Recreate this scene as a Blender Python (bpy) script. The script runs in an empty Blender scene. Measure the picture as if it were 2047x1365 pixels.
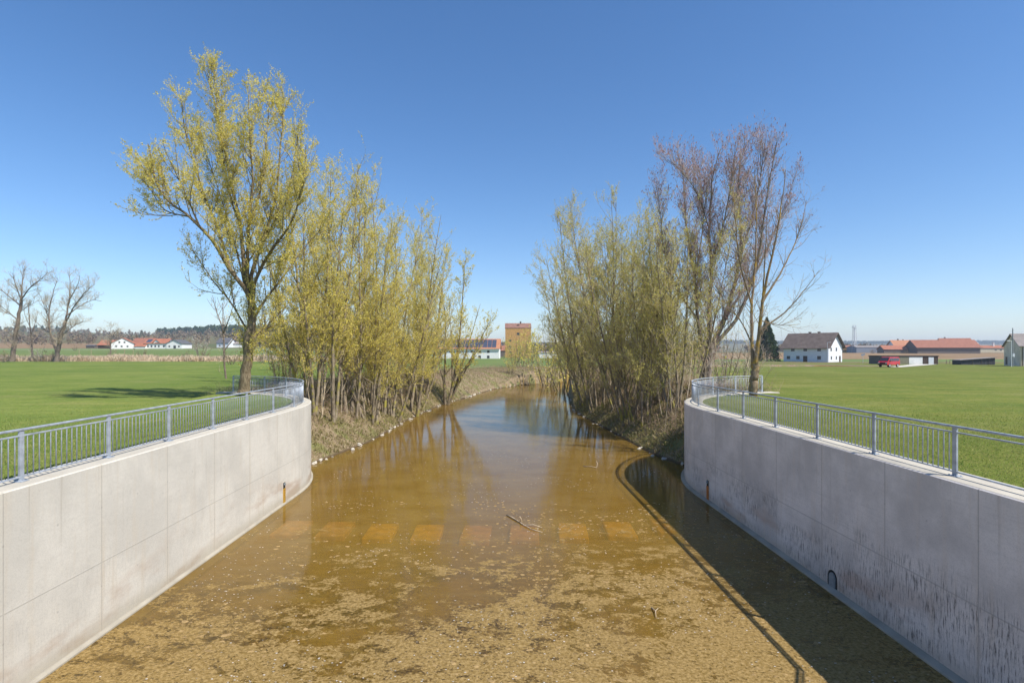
import bpy, math, random
import numpy as np
from mathutils import Vector, Matrix
PI = math.pi
R_ = math.radians
SC = bpy.context.scene
COL = SC.collection
F_PX, VX, VY, H = 1100.0, 995.0, 702.0, 6.6
def at(x, y, Y):
    """a spot seen at photo position x,y at distance Y along the channel"""
    return Vector(((x-VX)*Y/F_PX, Y, H-(y-VY)*Y/F_PX))
rng = np.random.default_rng(7)

# ------------------------------------------------------------------ tagging
def tag(o, label=None, cat=None, group=None, kind=None):
    if label: o['label'] = label
    if cat: o['category'] = cat
    if group: o['group'] = group
    if kind: o['kind'] = kind
    return o
def empty(name, loc, rz=0.0, label=None, cat=None, group=None):
    o = bpy.data.objects.new(name, None); COL.objects.link(o)
    o.location = loc; o.rotation_euler = (0, 0, rz); o.empty_display_size = .3
    return tag(o, label, cat, group)
def link(name, me, mats, parent=None, loc=None, rot=None):
    o = bpy.data.objects.new(name, me); COL.objects.link(o)
    if mats is not None:
        for m in (mats if isinstance(mats, (list, tuple)) else [mats]):
            if me.materials.get(m.name) is None: me.materials.append(m)
    if parent: o.parent = parent
    if loc is not None: o.location = loc
    if rot is not None: o.rotation_euler = rot
    return o
def copy_tree(o, parent=None):
    c = o.copy(); COL.objects.link(c); c.parent = parent
    for ch in [x for x in o.children]:
        copy_tree(ch, c)
    return c

# ------------------------------------------------------------------ mesh building
def np_mesh(name, V, F, mi=None, smooth=False):
    V = np.asarray(V, dtype=np.float32); F = np.asarray(F, dtype=np.int32)
    me = bpy.data.meshes.new(name)
    me.vertices.add(len(V)); me.vertices.foreach_set('co', V.ravel())
    n, k = F.shape
    me.loops.add(n*k); me.loops.foreach_set('vertex_index', F.ravel())
    me.polygons.add(n)
    me.polygons.foreach_set('loop_start', np.arange(0, n*k, k, dtype=np.int32))
    if mi is not None: me.polygons.foreach_set('material_index', np.asarray(mi, dtype=np.int32))
    me.polygons.foreach_set('use_smooth', np.full(n, smooth, dtype=bool))
    me.update(calc_edges=True)
    return me
class MB:
    def __init__(s): s.v = []; s.f = []; s.m = []
    def face(s, pts, m=0):
        b = len(s.v); s.v += [tuple(p) for p in pts]; s.f.append(tuple(range(b, b+len(pts)))); s.m.append(m)
    def box(s, lo, hi, m=0, mat=None):
        x0, y0, z0 = lo; x1, y1, z1 = hi
        p = [(x0,y0,z0),(x1,y0,z0),(x1,y1,z0),(x0,y1,z0),(x0,y0,z1),(x1,y0,z1),(x1,y1,z1),(x0,y1,z1)]
        if mat is not None: p = [tuple(mat @ Vector(q)) for q in p]
        b = len(s.v); s.v += p
        for q in ((0,3,2,1),(4,5,6,7),(0,1,5,4),(1,2,6,5),(2,3,7,6),(3,0,4,7)):
            s.f.append(tuple(b+i for i in q)); s.m.append(m)
    def prism(s, prof, axis_len, m=0, axis='x', off=0.0):
        """profile [(a,b)] closed, extruded along the axis; a,b the two others"""
        n = len(prof); b = len(s.v)
        for t in (off, off+axis_len):
            for a, c in prof:
                s.v.append({'x': (t, a, c), 'y': (a, t, c), 'z': (a, c, t)}[axis])
        for i in range(n):
            j = (i+1) % n; s.f.append((b+i, b+j, b+n+j, b+n+i)); s.m.append(m)
        s.f.append(tuple(b+i for i in range(n-1, -1, -1))); s.m.append(m)
        s.f.append(tuple(b+n+i for i in range(n))); s.m.append(m)
    def tube(s, pts, rad, n=8, m=0, cap=True):
        pts = [Vector(p) for p in pts]; rr = rad if isinstance(rad, (list, tuple)) else [rad]*len(pts)
        b = len(s.v); ref = None
        for i, p in enumerate(pts):
            t = (pts[min(i+1, len(pts)-1)] - pts[max(i-1, 0)]).normalized()
            if ref is None: ref = Vector((0, 0, 1)) if abs(t.z) < .9 else Vector((1, 0, 0))
            u = t.cross(ref).normalized(); w = t.cross(u)
            for k in range(n):
                a = 2*PI*k/n; s.v.append(tuple(p + (u*math.cos(a)+w*math.sin(a))*rr[i]))
        for i in range(len(pts)-1):
            for k in range(n):
                j = (k+1) % n; s.f.append((b+i*n+k, b+i*n+j, b+(i+1)*n+j, b+(i+1)*n+k)); s.m.append(m)
        if cap:
            s.f.append(tuple(b+k for k in range(n-1, -1, -1))); s.m.append(m)
            e = b+(len(pts)-1)*n; s.f.append(tuple(e+k for k in range(n))); s.m.append(m)
    def sweep(s, pts, prof, m=0):
        """pts path (x,y,z), prof [(side,up)] kept upright"""
        pts = [Vector(p) for p in pts]; n = len(prof); b = len(s.v)
        for i, p in enumerate(pts):
            t = (pts[min(i+1, len(pts)-1)] - pts[max(i-1, 0)]); t.z = 0; t.normalize()
            sd = Vector((t.y, -t.x, 0))
            for a, c in prof: s.v.append(tuple(p + sd*a + Vector((0, 0, c))))
        for i in range(len(pts)-1):
            for k in range(n):
                j = (k+1) % n; s.f.append((b+i*n+k, b+i*n+j, b+(i+1)*n+j, b+(i+1)*n+k)); s.m.append(m)
        s.f.append(tuple(b+k for k in range(n-1, -1, -1))); s.m.append(m)
        e = b+(len(pts)-1)*n; s.f.append(tuple(e+k for k in range(n))); s.m.append(m)
    def mesh(s, name, smooth=False):
        me = bpy.data.meshes.new(name); me.from_pydata(s.v, [], s.f)
        me.polygons.foreach_set('material_index', s.m)
        if smooth: me.polygons.foreach_set('use_smooth', [True]*len(s.f))
        me.update(); return me
    def build(s, name, mats, parent=None, smooth=False, loc=None, bevel=0):
        o = link(name, s.mesh(name, smooth), mats, parent, loc)
        if bevel:
            md = o.modifiers.new('bevel', 'BEVEL'); md.width = bevel; md.segments = 2; md.limit_method = 'ANGLE'
        return o

# ------------------------------------------------------------------ materials
class NT:
    def __init__(s, name):
        s.m = bpy.data.materials.new(name); s.m.use_nodes = True; s.t = s.m.node_tree
        s.b = s.t.nodes['Principled BSDF']; s.out = s.t.nodes['Material Output']
        s.b.inputs['Specular IOR Level'].default_value = .25
    def n(s, ty, **kw):
        x = s.t.nodes.new(ty)
        for k, v in kw.items(): setattr(x, k, v)
        return x
    def set(s, sock, v):
        if isinstance(v, bpy.types.NodeSocket): s.t.links.new(v, sock)
        elif isinstance(v, (tuple, list)) and len(v) == 3 and sock.type == 'RGBA': sock.default_value = (*v, 1)
        else: sock.default_value = v
    def math(s, op, a, b=None, c=None, clamp=False):
        x = s.n('ShaderNodeMath', operation=op, use_clamp=clamp); s.set(x.inputs[0], a)
        if b is not None: s.set(x.inputs[1], b)
        if c is not None: s.set(x.inputs[2], c)
        return x.outputs[0]
    def mapr(s, v, a, b, c=0., d=1., smooth=True):
        x = s.n('ShaderNodeMapRange'); x.interpolation_type = 'SMOOTHSTEP' if smooth else 'LINEAR'
        for i, q in enumerate((v, a, b, c, d)): s.set(x.inputs[i], q)
        return x.outputs[0]
    def mix(s, f, a, b, mode='MIX'):
        x = s.n('ShaderNodeMix', data_type='RGBA', blend_type=mode); s.set(x.inputs[0], f)
        s.set(x.inputs[6], a); s.set(x.inputs[7], b); return x.outputs[2]
    def coord(s, what='Object'):
        return s.n('ShaderNodeTexCoord').outputs[what]
    def mapping(s, vec, scale=(1,1,1), loc=(0,0,0), rot=(0,0,0)):
        x = s.n('ShaderNodeMapping'); s.set(x.inputs[0], vec)
        x.inputs[1].default_value = loc; x.inputs[2].default_value = rot; x.inputs[3].default_value = scale
        return x.outputs[0]
    def noise(s, vec, scale, detail=4, rough=.55, dist=0, col=False):
        x = s.n('ShaderNodeTexNoise'); s.set(x.inputs['Vector'], vec)
        x.inputs['Scale'].default_value = scale; x.inputs['Detail'].default_value = detail
        x.inputs['Roughness'].default_value = rough; x.inputs['Distortion'].default_value = dist
        return x.outputs['Color' if col else 'Fac']
    def voro(s, vec, scale, feature='F1', out='Distance', rand=1.):
        x = s.n('ShaderNodeTexVoronoi', feature=feature); s.set(x.inputs['Vector'], vec)
        x.inputs['Scale'].default_value = scale; x.inputs['Randomness'].default_value = rand
        return x.outputs[out]
    def xyz(s, vec):
        x = s.n('ShaderNodeSeparateXYZ'); s.set(x.inputs[0], vec); return x.outputs
    def bump(s, h, strength=.4, dist=.02, normal=None):
        x = s.n('ShaderNodeBump'); s.set(x.inputs['Height'], h)
        x.inputs['Strength'].default_value = strength; x.inputs['Distance'].default_value = dist
        if normal is not None: s.set(x.inputs['Normal'], normal)
        return x.outputs[0]
    def done(s, col=None, rough=None, normal=None, metal=None, spec=None):
        if col is not None: s.set(s.b.inputs['Base Color'], col)
        if rough is not None: s.set(s.b.inputs['Roughness'], rough)
        if normal is not None: s.set(s.b.inputs['Normal'], normal)
        if metal is not None: s.set(s.b.inputs['Metallic'], metal)
        if spec is not None: s.set(s.b.inputs['Specular IOR Level'], spec)
        return s.m
def plain(name, col, rough=.7, metal=0, var=.15, scale=6., spec=.25):
    t = NT(name); c = t.coord()
    f = t.noise(c, scale, 5)
    a = tuple(min(1, x*(1-var)) for x in col); b = tuple(min(1, x*(1+var)) for x in col)
    return t.done(t.mix(t.mapr(f, .3, .7), a, b), rough, t.bump(f, .15, .01), metal, spec)
def m_concrete(name, jointed, base, shift, seed, streak):
    t = NT(name); uv = t.coord('UV'); x, y, _ = t.xyz(uv)
    p = t.mapping(uv, loc=(seed, seed*.7, seed))
    blot = t.noise(p, .55, 5, .6)
    fine = t.noise(p, 9, 6, .65)
    vstr = t.noise(t.mapping(uv, scale=(2.6, .22, 1), loc=(seed, 0, 0)), 1.6, 5, .6)
    hstr = t.noise(t.mapping(uv, scale=(.35, 9, 1), loc=(seed, 3, 0)), 1.5, 5, .7)
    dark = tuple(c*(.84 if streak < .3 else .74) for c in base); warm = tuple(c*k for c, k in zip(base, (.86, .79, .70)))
    c = t.mix(t.mapr(blot, .36, .66), base, dark)
    c = t.mix(t.math('MULTIPLY', t.mapr(vstr, .50, .74), .55), c, warm)
    c = t.mix(t.math('MULTIPLY', t.mapr(hstr, .50, .68), .42), c, dark)
    c = t.mix(t.math('MULTIPLY', t.mapr(fine, .48, .75), .22), c, tuple(q*.6 for q in base))
    # soiling that starts below the upper edge and rust-brown bloom low on the wall
    if jointed:
        low = t.math('MULTIPLY', t.mapr(y, 1.7, .4), t.mapr(t.noise(t.mapping(p, scale=(.5, 1.5, 1)), .9, 4), .46, .68))
        c = t.mix(t.math('MULTIPLY', low, .75), c, tuple(q*k for q, k in zip(base, (.62, .47, .38))))
        top = t.math('MULTIPLY', t.mapr(y, 3.0, 3.9), t.mapr(t.noise(t.mapping(p, scale=(2, .5, 1)), 1.2, 4), .35, .7))
        c = t.mix(t.math('MULTIPLY', top, .45), c, dark)
        foot = t.mapr(t.math('ADD', y, t.math('MULTIPLY', blot, .5)), .75, .35)
        drip = t.math('MULTIPLY', t.mapr(t.noise(t.mapping(uv, scale=(4.5, .10, 1), loc=(seed, 5, 0)), 1.4, 4, .7), .56, .74), t.mapr(y, 1.2, 3.9))
        c = t.mix(t.math('MULTIPLY', drip, .45), c, tuple(q*k for q, k in zip(base, (.55, .50, .44))))
        c = t.mix(t.math('MULTIPLY', foot, .5), c, tuple(q*k for q, k in zip(base, (.55, .5, .4))))
        # black fine runs (algae) and pores
        runs = t.noise(t.mapping(uv, scale=(17, 1.5, 1), loc=(seed*2, 1, 0)), 1.7, 5, .75)
        patch = t.noise(t.mapping(p, scale=(.6, 1.2, 1)), .8, 3)
        rr = t.math('MULTIPLY', t.mapr(runs, .49, .62), t.mapr(patch, .40, .58))
        rr = t.math('MULTIPLY', rr, t.mapr(t.math('ADD', y, t.math('MULTIPLY', blot, 1.2)), 3.0, 2.0))
        c = t.mix(t.math('MULTIPLY', rr, streak), c, tuple(q*.18 for q in base))
        # boards seam at 1.68 m, panel joints every 2.55 m
        hz = t.mapr(t.math('ABSOLUTE', t.math('SUBTRACT', y, 1.68)), .022, .006)
        fr = t.math('ABSOLUTE', t.math('SUBTRACT', t.math('FRACT', t.math('DIVIDE', t.math('ADD', x, shift), 2.56)), .5))
        vz = t.mapr(fr, .0075, .003)
        vs = t.mapr(fr, .05, .0)
        c = t.mix(t.math('MULTIPLY', t.math('MULTIPLY', vs, t.mapr(vstr, .35, .6)), .3), c, warm)
        tu = t.math('MULTIPLY', t.math('SUBTRACT', t.math('FRACT', t.math('DIVIDE', t.math('ADD', x, shift+.64), 1.28)), .5), 1.28)
        for zz in (1.12, 2.95):
            dd = t.math('SQRT', t.math('ADD', t.math('POWER', tu, 2.), t.math('POWER', t.math('SUBTRACT', y, zz), 2.)))
            c = t.mix(t.math('MULTIPLY', t.mapr(dd, .030, .018), .45), c, tuple(q*.45 for q in base))
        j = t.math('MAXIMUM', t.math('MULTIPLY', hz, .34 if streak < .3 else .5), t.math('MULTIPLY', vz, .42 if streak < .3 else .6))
        c = t.mix(j, c, tuple(q*.45 for q in base))
    grit = t.noise(p, 34, 3, .7)
    c = t.mix(t.math('MULTIPLY', t.mapr(grit, .45, .72), .28), c, tuple(q*.5 for q in base))
    pores = t.mapr(t.voro(p, 6.5), .075, .045)
    sel = t.mapr(t.noise(p, 1.3, 2), .55, .7)
    pf = t.math('MULTIPLY', t.math('MULTIPLY', pores, sel), .8 if streak > .3 else .3)
    c = t.mix(pf, c, tuple(q*.3 for q in base))
    hgt = t.math('SUBTRACT', fine, t.math('MULTIPLY', j, 2.)) if jointed else fine
    return t.done(c, .9, t.bump(hgt, .35, .012), spec=.2)
def m_leaf(name, cols, transl=.35):
    t = NT(name); g = t.n('ShaderNodeNewGeometry').outputs['Random Per Island']
    rp = t.n('ShaderNodeValToRGB'); t.set(rp.inputs[0], g)
    el = rp.color_ramp.elements
    while len(el) < len(cols): el.new(.5)
    for i, c in enumerate(cols): el[i].position = i/(len(cols)-1); el[i].color = (*c, 1)
    d = t.n('ShaderNodeBsdfDiffuse'); tr = t.n('ShaderNodeBsdfTranslucent'); mx = t.n('ShaderNodeMixShader')
    t.set(d.inputs[0], rp.outputs[0]); t.set(tr.inputs[0], rp.outputs[0]); mx.inputs[0].default_value = transl
    t.t.links.new(d.outputs[0], mx.inputs[1]); t.t.links.new(tr.outputs[0], mx.inputs[2]); t.t.links.new(mx.outputs[0], t.out.inputs[0])
    return t.m
def m_bark(name, a, b, moss, amt, scale=1.):
    t = NT(name); p = t.coord()
    f = t.noise(t.mapping(p, scale=(6*scale, 6*scale, 1.2*scale)), 2.2, 6, .7)
    c = t.mix(t.mapr(f, .35, .65), a, b)
    k = t.noise(p, 1.1*scale, 5, .65)
    c = t.mix(t.math('MULTIPLY', t.mapr(k, .62-amt*.3, .72-amt*.3), .9), c, moss)
    return t.done(c, .92, t.bump(f, .9, .04), spec=.1)
def m_ground():
    """near ground: meadow, turning to dry bank grass and earth towards the water"""
    t = NT('meadow'); p = t.coord(); a = t.n('ShaderNodeAttribute', attribute_name='bank').outputs['Fac']
    x, y, z = t.xyz(p)
    big = t.noise(p, .045, 5, .6); mid = t.noise(t.mapping(p, scale=(.7, 1.3, 1)), .5, 5, .65); fine = t.noise(p, 9, 5, .7); clod = t.noise(p, 2.3, 4, .7)
    side = t.mapr(x, -4, 6)
    gl = t.mix(t.mapr(mid, .35, .68), (.150, .205, .040), (.215, .250, .056))
    gr = t.mix(t.mapr(mid, .35, .68), (.128, .170, .030), (.190, .200, .042))
    g = t.mix(side, gl, gr)
    g = t.mix(t.math('MULTIPLY', t.mapr(big, .44, .58), .7), g, t.mix(side, (.115, .175, .032), (.145, .160, .032)))
    g = t.mix(t.math('MULTIPLY', t.mapr(clod, .54, .68), .5), g, (.27, .255, .085))
    pat = t.noise(t.mapping(p, scale=(.5, 1, 1), rot=(0, 0, .3)), .22, 6, .72)
    g = t.mix(t.math('MULTIPLY', t.mapr(pat, .52, .64), .45), g, (.26, .25, .085))
    g = t.mix(t.math('MULTIPLY', t.mapr(pat, .48, .38), .35), g, (.075, .125, .022))
    g = t.mix(t.math('MULTIPLY', t.mapr(fine, .42, .66), .5), g, (.035, .060, .008))
    g = t.mix(t.math('MULTIPLY', t.mapr(t.noise(p, 22, 3), .68, .74), .7), g, (.30, .26, .12))
    dry = t.mix(t.mapr(clod, .35, .65), (.30, .235, .15), (.17, .125, .075))
    dry = t.mix(t.math('MULTIPLY', t.mapr(mid, .48, .6), .75), dry, (.16, .175, .055))
    dry = t.mix(t.math('MULTIPLY', t.mapr(fine, .45, .7), .5), dry, (.07, .05, .03))
    mud = (.085, .06, .035)
    f = t.math('ADD', a, t.math('MULTIPLY', t.math('SUBTRACT', clod, .5), .5))
    c = t.mix(t.mapr(f, .25, .5), g, dry)
    c = t.mix(t.mapr(z, .16, .02), c, mud)
    h = t.math('ADD', t.math('MULTIPLY', fine, .5), clod)
    return t.done(c, .95, t.bump(h, .8, .06), spec=.08)
def m_field(name, a, b, c3, s=.05, furrow=0., rot=0.):
    t = NT(name); p = t.coord()
    f = t.noise(p, s, 5, .6); g = t.noise(t.mapping(p, scale=(.3, 1, 1), rot=(0, 0, rot)), s*9, 4, .7)
    c = t.mix(t.mapr(f, .35, .65), a, b); c = t.mix(t.mapr(g, .45, .7), c, c3)
    return t.done(c, .95, t.bump(g, .4, .1), spec=.05)
def m_water():
    t = NT('water_surface'); p = t.coord(); x, y, z = t.xyz(p)
    # silt-brown body, drifting pale scum in clots that thicken towards the weir
    warp = t.noise(p, .35, 4, .6, col=True)
    pp = t.n('ShaderNodeVectorMath', operation='MULTIPLY_ADD'); t.set(pp.inputs[0], warp); pp.inputs[1].default_value = (.7, .7, 0); t.set(pp.inputs[2], p)
    q = pp.outputs[0]
    n1 = t.noise(t.mapping(q, scale=(1, 1.35, 1), rot=(0, 0, .25)), 2.1, 10, .76)
    n2 = t.noise(t.mapping(q, scale=(1, 1.3, 1)), .42, 4, .6)
    n3 = t.noise(p, 13, 4, .7)
    near = t.mapr(y, 25, 10.5, 0, 1, False)
    nearp = t.math('POWER', near, 1.3)
    rightw = t.math('MULTIPLY', t.mapr(x, -2, 4.5), t.mapr(y, 27, 17))
    dens = t.math('ADD', t.math('MULTIPLY', nearp, .195), t.math('MULTIPLY', rightw, .045))
    dens = t.math('ADD', dens, t.math('MULTIPLY', t.math('SUBTRACT', n2, .5), .42))
    thr = t.math('SUBTRACT', .640, dens)
    n4 = t.noise(t.mapping(q, scale=(1, 1.4, 1), loc=(3, 7, 0)), 11, 5, .7)
    n14 = t.math('ADD', t.math('MULTIPLY', n1, .68), t.math('MULTIPLY', n4, .32))
    scum = t.mapr(n14, thr, t.math('ADD', thr, .02))
    hole = t.mapr(t.noise(t.mapping(q, scale=(1, 1.6, 1), rot=(0, 0, .3)), 10.5, 6, .74), .55, .60)
    scum = t.math('MULTIPLY', scum, t.math('SUBTRACT', 1., t.math('MULTIPLY', hole, .7)))
    speck = t.math('MULTIPLY', t.mapr(t.voro(p, 5.2), .085, .055), t.mapr(t.noise(p, 1.1, 3), .42, .6))
    hole = t.mapr(t.noise(t.mapping(q, scale=(1, 1.6, 1), rot=(0, 0, .3)), 10.5, 6, .74), .55, .60)
    scum = t.math('MULTIPLY', scum, t.math('SUBTRACT', 1., t.math('MULTIPLY', hole, .7)))
    speck = t.math('MULTIPLY', speck, t.mapr(y, 45, 22))
    scum = t.math('MAXIMUM', scum, t.math('MULTIPLY', speck, .8))
    scol = t.mix(t.mapr(n3, .35, .68), (.195, .128, .042), (.35, .245, .105))
    scol = t.mix(t.math('MULTIPLY', t.mapr(t.noise(p, 5, 4, .7), .55, .7), .6), scol, (.10, .062, .020))
    body = t.mix(t.mapr(n2, .35, .65), (.235, .140, .026), (.285, .180, .044))
    sw = t.noise(t.mapping(q, scale=(.5, 1.8, 1)), .9, 6, .65)
    body = t.mix(t.math('MULTIPLY', t.mapr(sw, .5, .72), .40), body, (.31, .22, .075))
    body = t.mix(t.math('MULTIPLY', t.mapr(y, 20, 12), t.mapr(t.math('ADD', t.math('MULTIPLY', n3, .5), t.math('MULTIPLY', n2, .5)), .42, .56)), body, (.07, .042, .010))
    # surface shading: turbid diffuse + clear part + gloss by Fresnel
    dif = t.n('ShaderNodeBsdfDiffuse'); t.set(dif.inputs[0], body)
    trn = t.n('ShaderNodeBsdfTransparent'); trn.inputs[0].default_value = (.93, .80, .50, 1)
    m1 = t.n('ShaderNodeMixShader'); m1.inputs[0].default_value = .42
    t.t.links.new(dif.outputs[0], m1.inputs[1]); t.t.links.new(trn.outputs[0], m1.inputs[2])
    rip = t.noise(t.mapping(p, scale=(.8, 2.2, 1)), 1.4, 5, .6)
    rip2 = t.noise(t.mapping(p, scale=(1, 2, 1)), .18, 3)
    nb = t.bump(t.math('MULTIPLY', rip, t.mapr(rip2, .35, .65, .3, 1.)), .16, .035)
    gl = t.n('ShaderNodeBsdfGlossy'); gl.inputs['Roughness'].default_value = .07; t.set(gl.inputs['Normal'], nb)
    gl.inputs[0].default_value = (.74, .74, .72, 1)
    fr = t.n('ShaderNodeFresnel'); fr.inputs[0].default_value = 1.36; t.set(fr.inputs['Normal'], nb)
    m2 = t.n('ShaderNodeMixShader'); t.t.links.new(fr.outputs[0], m2.inputs[0])
    t.t.links.new(m1.outputs[0], m2.inputs[1]); t.t.links.new(gl.outputs[0], m2.inputs[2])
    sd = t.n('ShaderNodeBsdfDiffuse'); t.set(sd.inputs[0], scol); t.set(sd.inputs['Normal'], t.bump(t.math('ADD', n3, n1), .7, .02))
    m3 = t.n('ShaderNodeMixShader'); t.t.links.new(scum, m3.inputs[0]); t.t.links.new(m2.outputs[0], m3.inputs[1]); t.t.links.new(sd.outputs[0], m3.inputs[2])
    t.t.links.new(m3.outputs[0], t.out.inputs[0])
    return t.m
def m_tiles(name, a, b, sc=3.):
    t = NT(name); p = t.coord()
    f = t.noise(p, .7, 5, .65); g = t.noise(p, 7, 4, .7)
    w = t.n('ShaderNodeTexWave', wave_type='BANDS', bands_direction='X'); t.set(w.inputs[0], p); w.inputs['Scale'].default_value = sc
    c = t.mix(t.mapr(f, .35, .65), a, b); c = t.mix(t.math('MULTIPLY', t.mapr(g, .5, .68), .5), c, tuple(q*.5 for q in a))
    return t.done(c, .85, t.bump(w.outputs[0], .5, .05), spec=.15)

MAT = {}
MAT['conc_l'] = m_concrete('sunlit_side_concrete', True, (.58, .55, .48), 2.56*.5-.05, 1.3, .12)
MAT['conc_r'] = m_concrete('shade_lifted_weathered_concrete', True, (.72, .665, .625), 2.56*.5-.35, 8.1, .95)  # base made paler to offset the shade on this wall; streaks are weathering
MAT['cap'] = m_concrete('coping_concrete', False, (.52, .48, .40), 0, 4.4, .1)
MAT['footing'] = plain('algae_stained_footing', (.33, .30, .24), .85, 0, .15, 1.1)
MAT['steel'] = plain('galvanised_steel', (.37, .405, .45), .5, .3, .22, 5, .4)
MAT['meadow'] = m_ground()
MAT['water'] = m_water()
MAT['reedsoil'] = m_field('dry_reed_ground', (.46, .37, .25), (.38, .30, .19), (.28, .25, .13), .1)
MAT['crop'] = m_field('young_crop', (.115, .165, .050), (.14, .185, .055), (.17, .20, .075), .03)
MAT['plough'] = m_field('ploughed_field', (.26, .17, .095), (.21, .14, .075), (.30, .215, .12), .02)
MAT['gravel'] = m_field('pale_gravel', (.55, .52, .46), (.48, .45, .38), (.6, .57, .5), .3)
MAT['verge'] = m_field('rough_verge', (.17, .135, .06), (.11, .13, .04), (.25, .18, .10), .12)
MAT['hill'] = m_field('hill_meadow', (.16, .13, .07), (.09, .115, .04), (.20, .14, .085), .006)
MAT['bed'] = m_field('silt_bed', (.24, .16, .05), (.17, .11, .03), (.3, .21, .08), .6)
MAT['bark_w'] = m_bark('willow_bark', (.12, .095, .06), (.34, .28, .20), (.30, .27, .05), .35)
MAT['bark_wy'] = m_bark('mossy_willow_bark', (.10, .075, .045), (.24, .19, .12), (.25, .22, .05), .22)
MAT['bark_p'] = m_bark('poplar_bark', (.12, .10, .08), (.26, .225, .19), (.30, .25, .05), .12)
MAT['bark_o'] = m_bark('lichen_bark', (.18, .13, .08), (.28, .22, .15), (.42, .27, .05), .42)
MAT['bark_g'] = m_bark('grey_bark', (.12, .095, .075), (.25, .20, .16), (.2, .18, .08), .1)
MAT['twig_w'] = plain('willow_twig', (.46, .38, .17), .8, 0, .3, 2)
MAT['twig_g'] = plain('grey_twig', (.44, .36, .25), .85, 0, .25, 2)
MAT['twig_p'] = plain('poplar_twig', (.38, .31, .26), .85, 0, .25, 2)
MAT['twig_b'] = plain('dry_brush_twig', (.36, .25, .18), .9, 0, .3, 2)
MAT['leaf_w'] = m_leaf('willow_leaf', [(.80, .66, .14), (.62, .56, .10), (.86, .73, .24), (.46, .46, .08)], .5)
MAT['leaf_o'] = m_leaf('olive_leaf', [(.66, .60, .13), (.52, .52, .11), (.76, .66, .22), (.46, .40, .12)], .5)
MAT['leaf_c'] = m_leaf('poplar_catkin', [(.38, .21, .19), (.46, .28, .26), (.29, .16, .145)], .2)
MAT['leaf_b'] = m_leaf('white_blossom', [(.62, .57, .50), (.7, .66, .6), (.38, .34, .26)], .3)
MAT['leaf_n'] = m_leaf('spruce_needle', [(.030, .055, .022), (.05, .08, .028), (.075, .105, .04)], .1)
MAT['leaf_g'] = m_leaf('shrub_leaf', [(.12, .15, .03), (.2, .2, .05), (.16, .14, .05)], .3)
MAT['grass'] = m_leaf('grass_blade', [(.22, .30, .06), (.28, .33, .08), (.40, .37, .14), (.24, .32, .07)], .45)
MAT['grass_dry'] = m_leaf('dry_grass_blade', [(.36, .29, .16), (.27, .22, .10), (.20, .21, .06), (.44, .36, .22)], .3)
MAT['reed'] = m_leaf('reed_blade', [(.62, .50, .35), (.52, .41, .28), (.70, .58, .42)], .3)
MAT['rock'] = plain('pale_rock', (.48, .44, .37), .9, 0, .35, 5)
MAT['block'] = plain('ochre_slab', (.66, .40, .035), .8, 0, .25, 2.5)
MAT['block_r'] = plain('brown_slab', (.56, .32, .10), .8, 0, .25, 2.5)
MAT['rust'] = plain('rust', (.40, .14, .03), .85, 0, .4, 14)
MAT['ochre'] = plain('ochre_stain', (.36, .20, .02), .7, 0, .35, 14)
MAT['dark'] = plain('painted_shade_and_dark_trim', (.03, .028, .025), .9)  # near-black colour for shade inside wall openings, also the van's dark trim
MAT['pipe'] = plain('grey_pipe', (.22, .24, .25), .6)
MAT['white'] = plain('white_render', (.72, .72, .70), .9, 0, .05, 1.2)
MAT['white2'] = plain('cool_white_render', (.66, .68, .72), .9, 0, .05, 1.2)
MAT['beige'] = plain('beige_render', (.74, .61, .46), .9, 0, .12, .8)
MAT['tan'] = plain('tan_render', (.55, .47, .34), .9, 0, .06, .8)
MAT['brown'] = plain('dark_brown_boards', (.075, .05, .04), .8, 0, .3, 3)
MAT['boards'] = plain('grey_brown_boards', (.14, .115, .10), .85, 0, .25, 3)
MAT['brick'] = plain('orange_brick', (.47, .265, .10), .9, 0, .2, 1.5)
MAT['metalblue'] = plain('blue_grey_cladding', (.20, .23, .28), .6, 0, .1, 2)
MAT['roof_g'] = m_tiles('grey_brown_tiles', (.135, .105, .09), (.19, .15, .13))
MAT['roof_r'] = m_tiles('red_tiles', (.34, .135, .08), (.41, .17, .105))
MAT['roof_o'] = m_tiles('orange_tiles', (.42, .19, .105), (.48, .23, .13))
MAT['roof_b'] = m_tiles('brown_red_tiles', (.28, .12, .08), (.34, .15, .10))
MAT['roof_t'] = m_tiles('weathered_brown_tiles', (.24, .13, .10), (.30, .17, .13))
MAT['roof_d'] = m_tiles('dark_slate', (.10, .10, .11), (.14, .14, .15))
MAT['roof_f'] = m_tiles('faded_grey_tiles', (.26, .23, .21), (.32, .28, .26))
MAT['glass'] = plain('window_glass', (.035, .04, .05), .15, 0, .1, 2, .6)
MAT['frame'] = plain('dark_window_frame', (.10, .085, .075), .6)
MAT['solar'] = plain('solar_cell', (.06, .07, .10), .25, 0, .1, 2, .6)
MAT['alu'] = plain('pale_aluminium', (.55, .57, .60), .4, .3)
MAT['vanred'] = plain('red_car_paint', (.42, .018, .03), .25, 0, .04, 2, .6)
MAT['tyre'] = plain('tyre_rubber', (.025, .025, .025), .8)
MAT['wood'] = plain('weathered_wood', (.33, .26, .17), .9, 0, .25, 8)
MAT['twigfloat'] = plain('dead_floating_wood', (.42, .33, .22), .9, 0, .3, 8)

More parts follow.
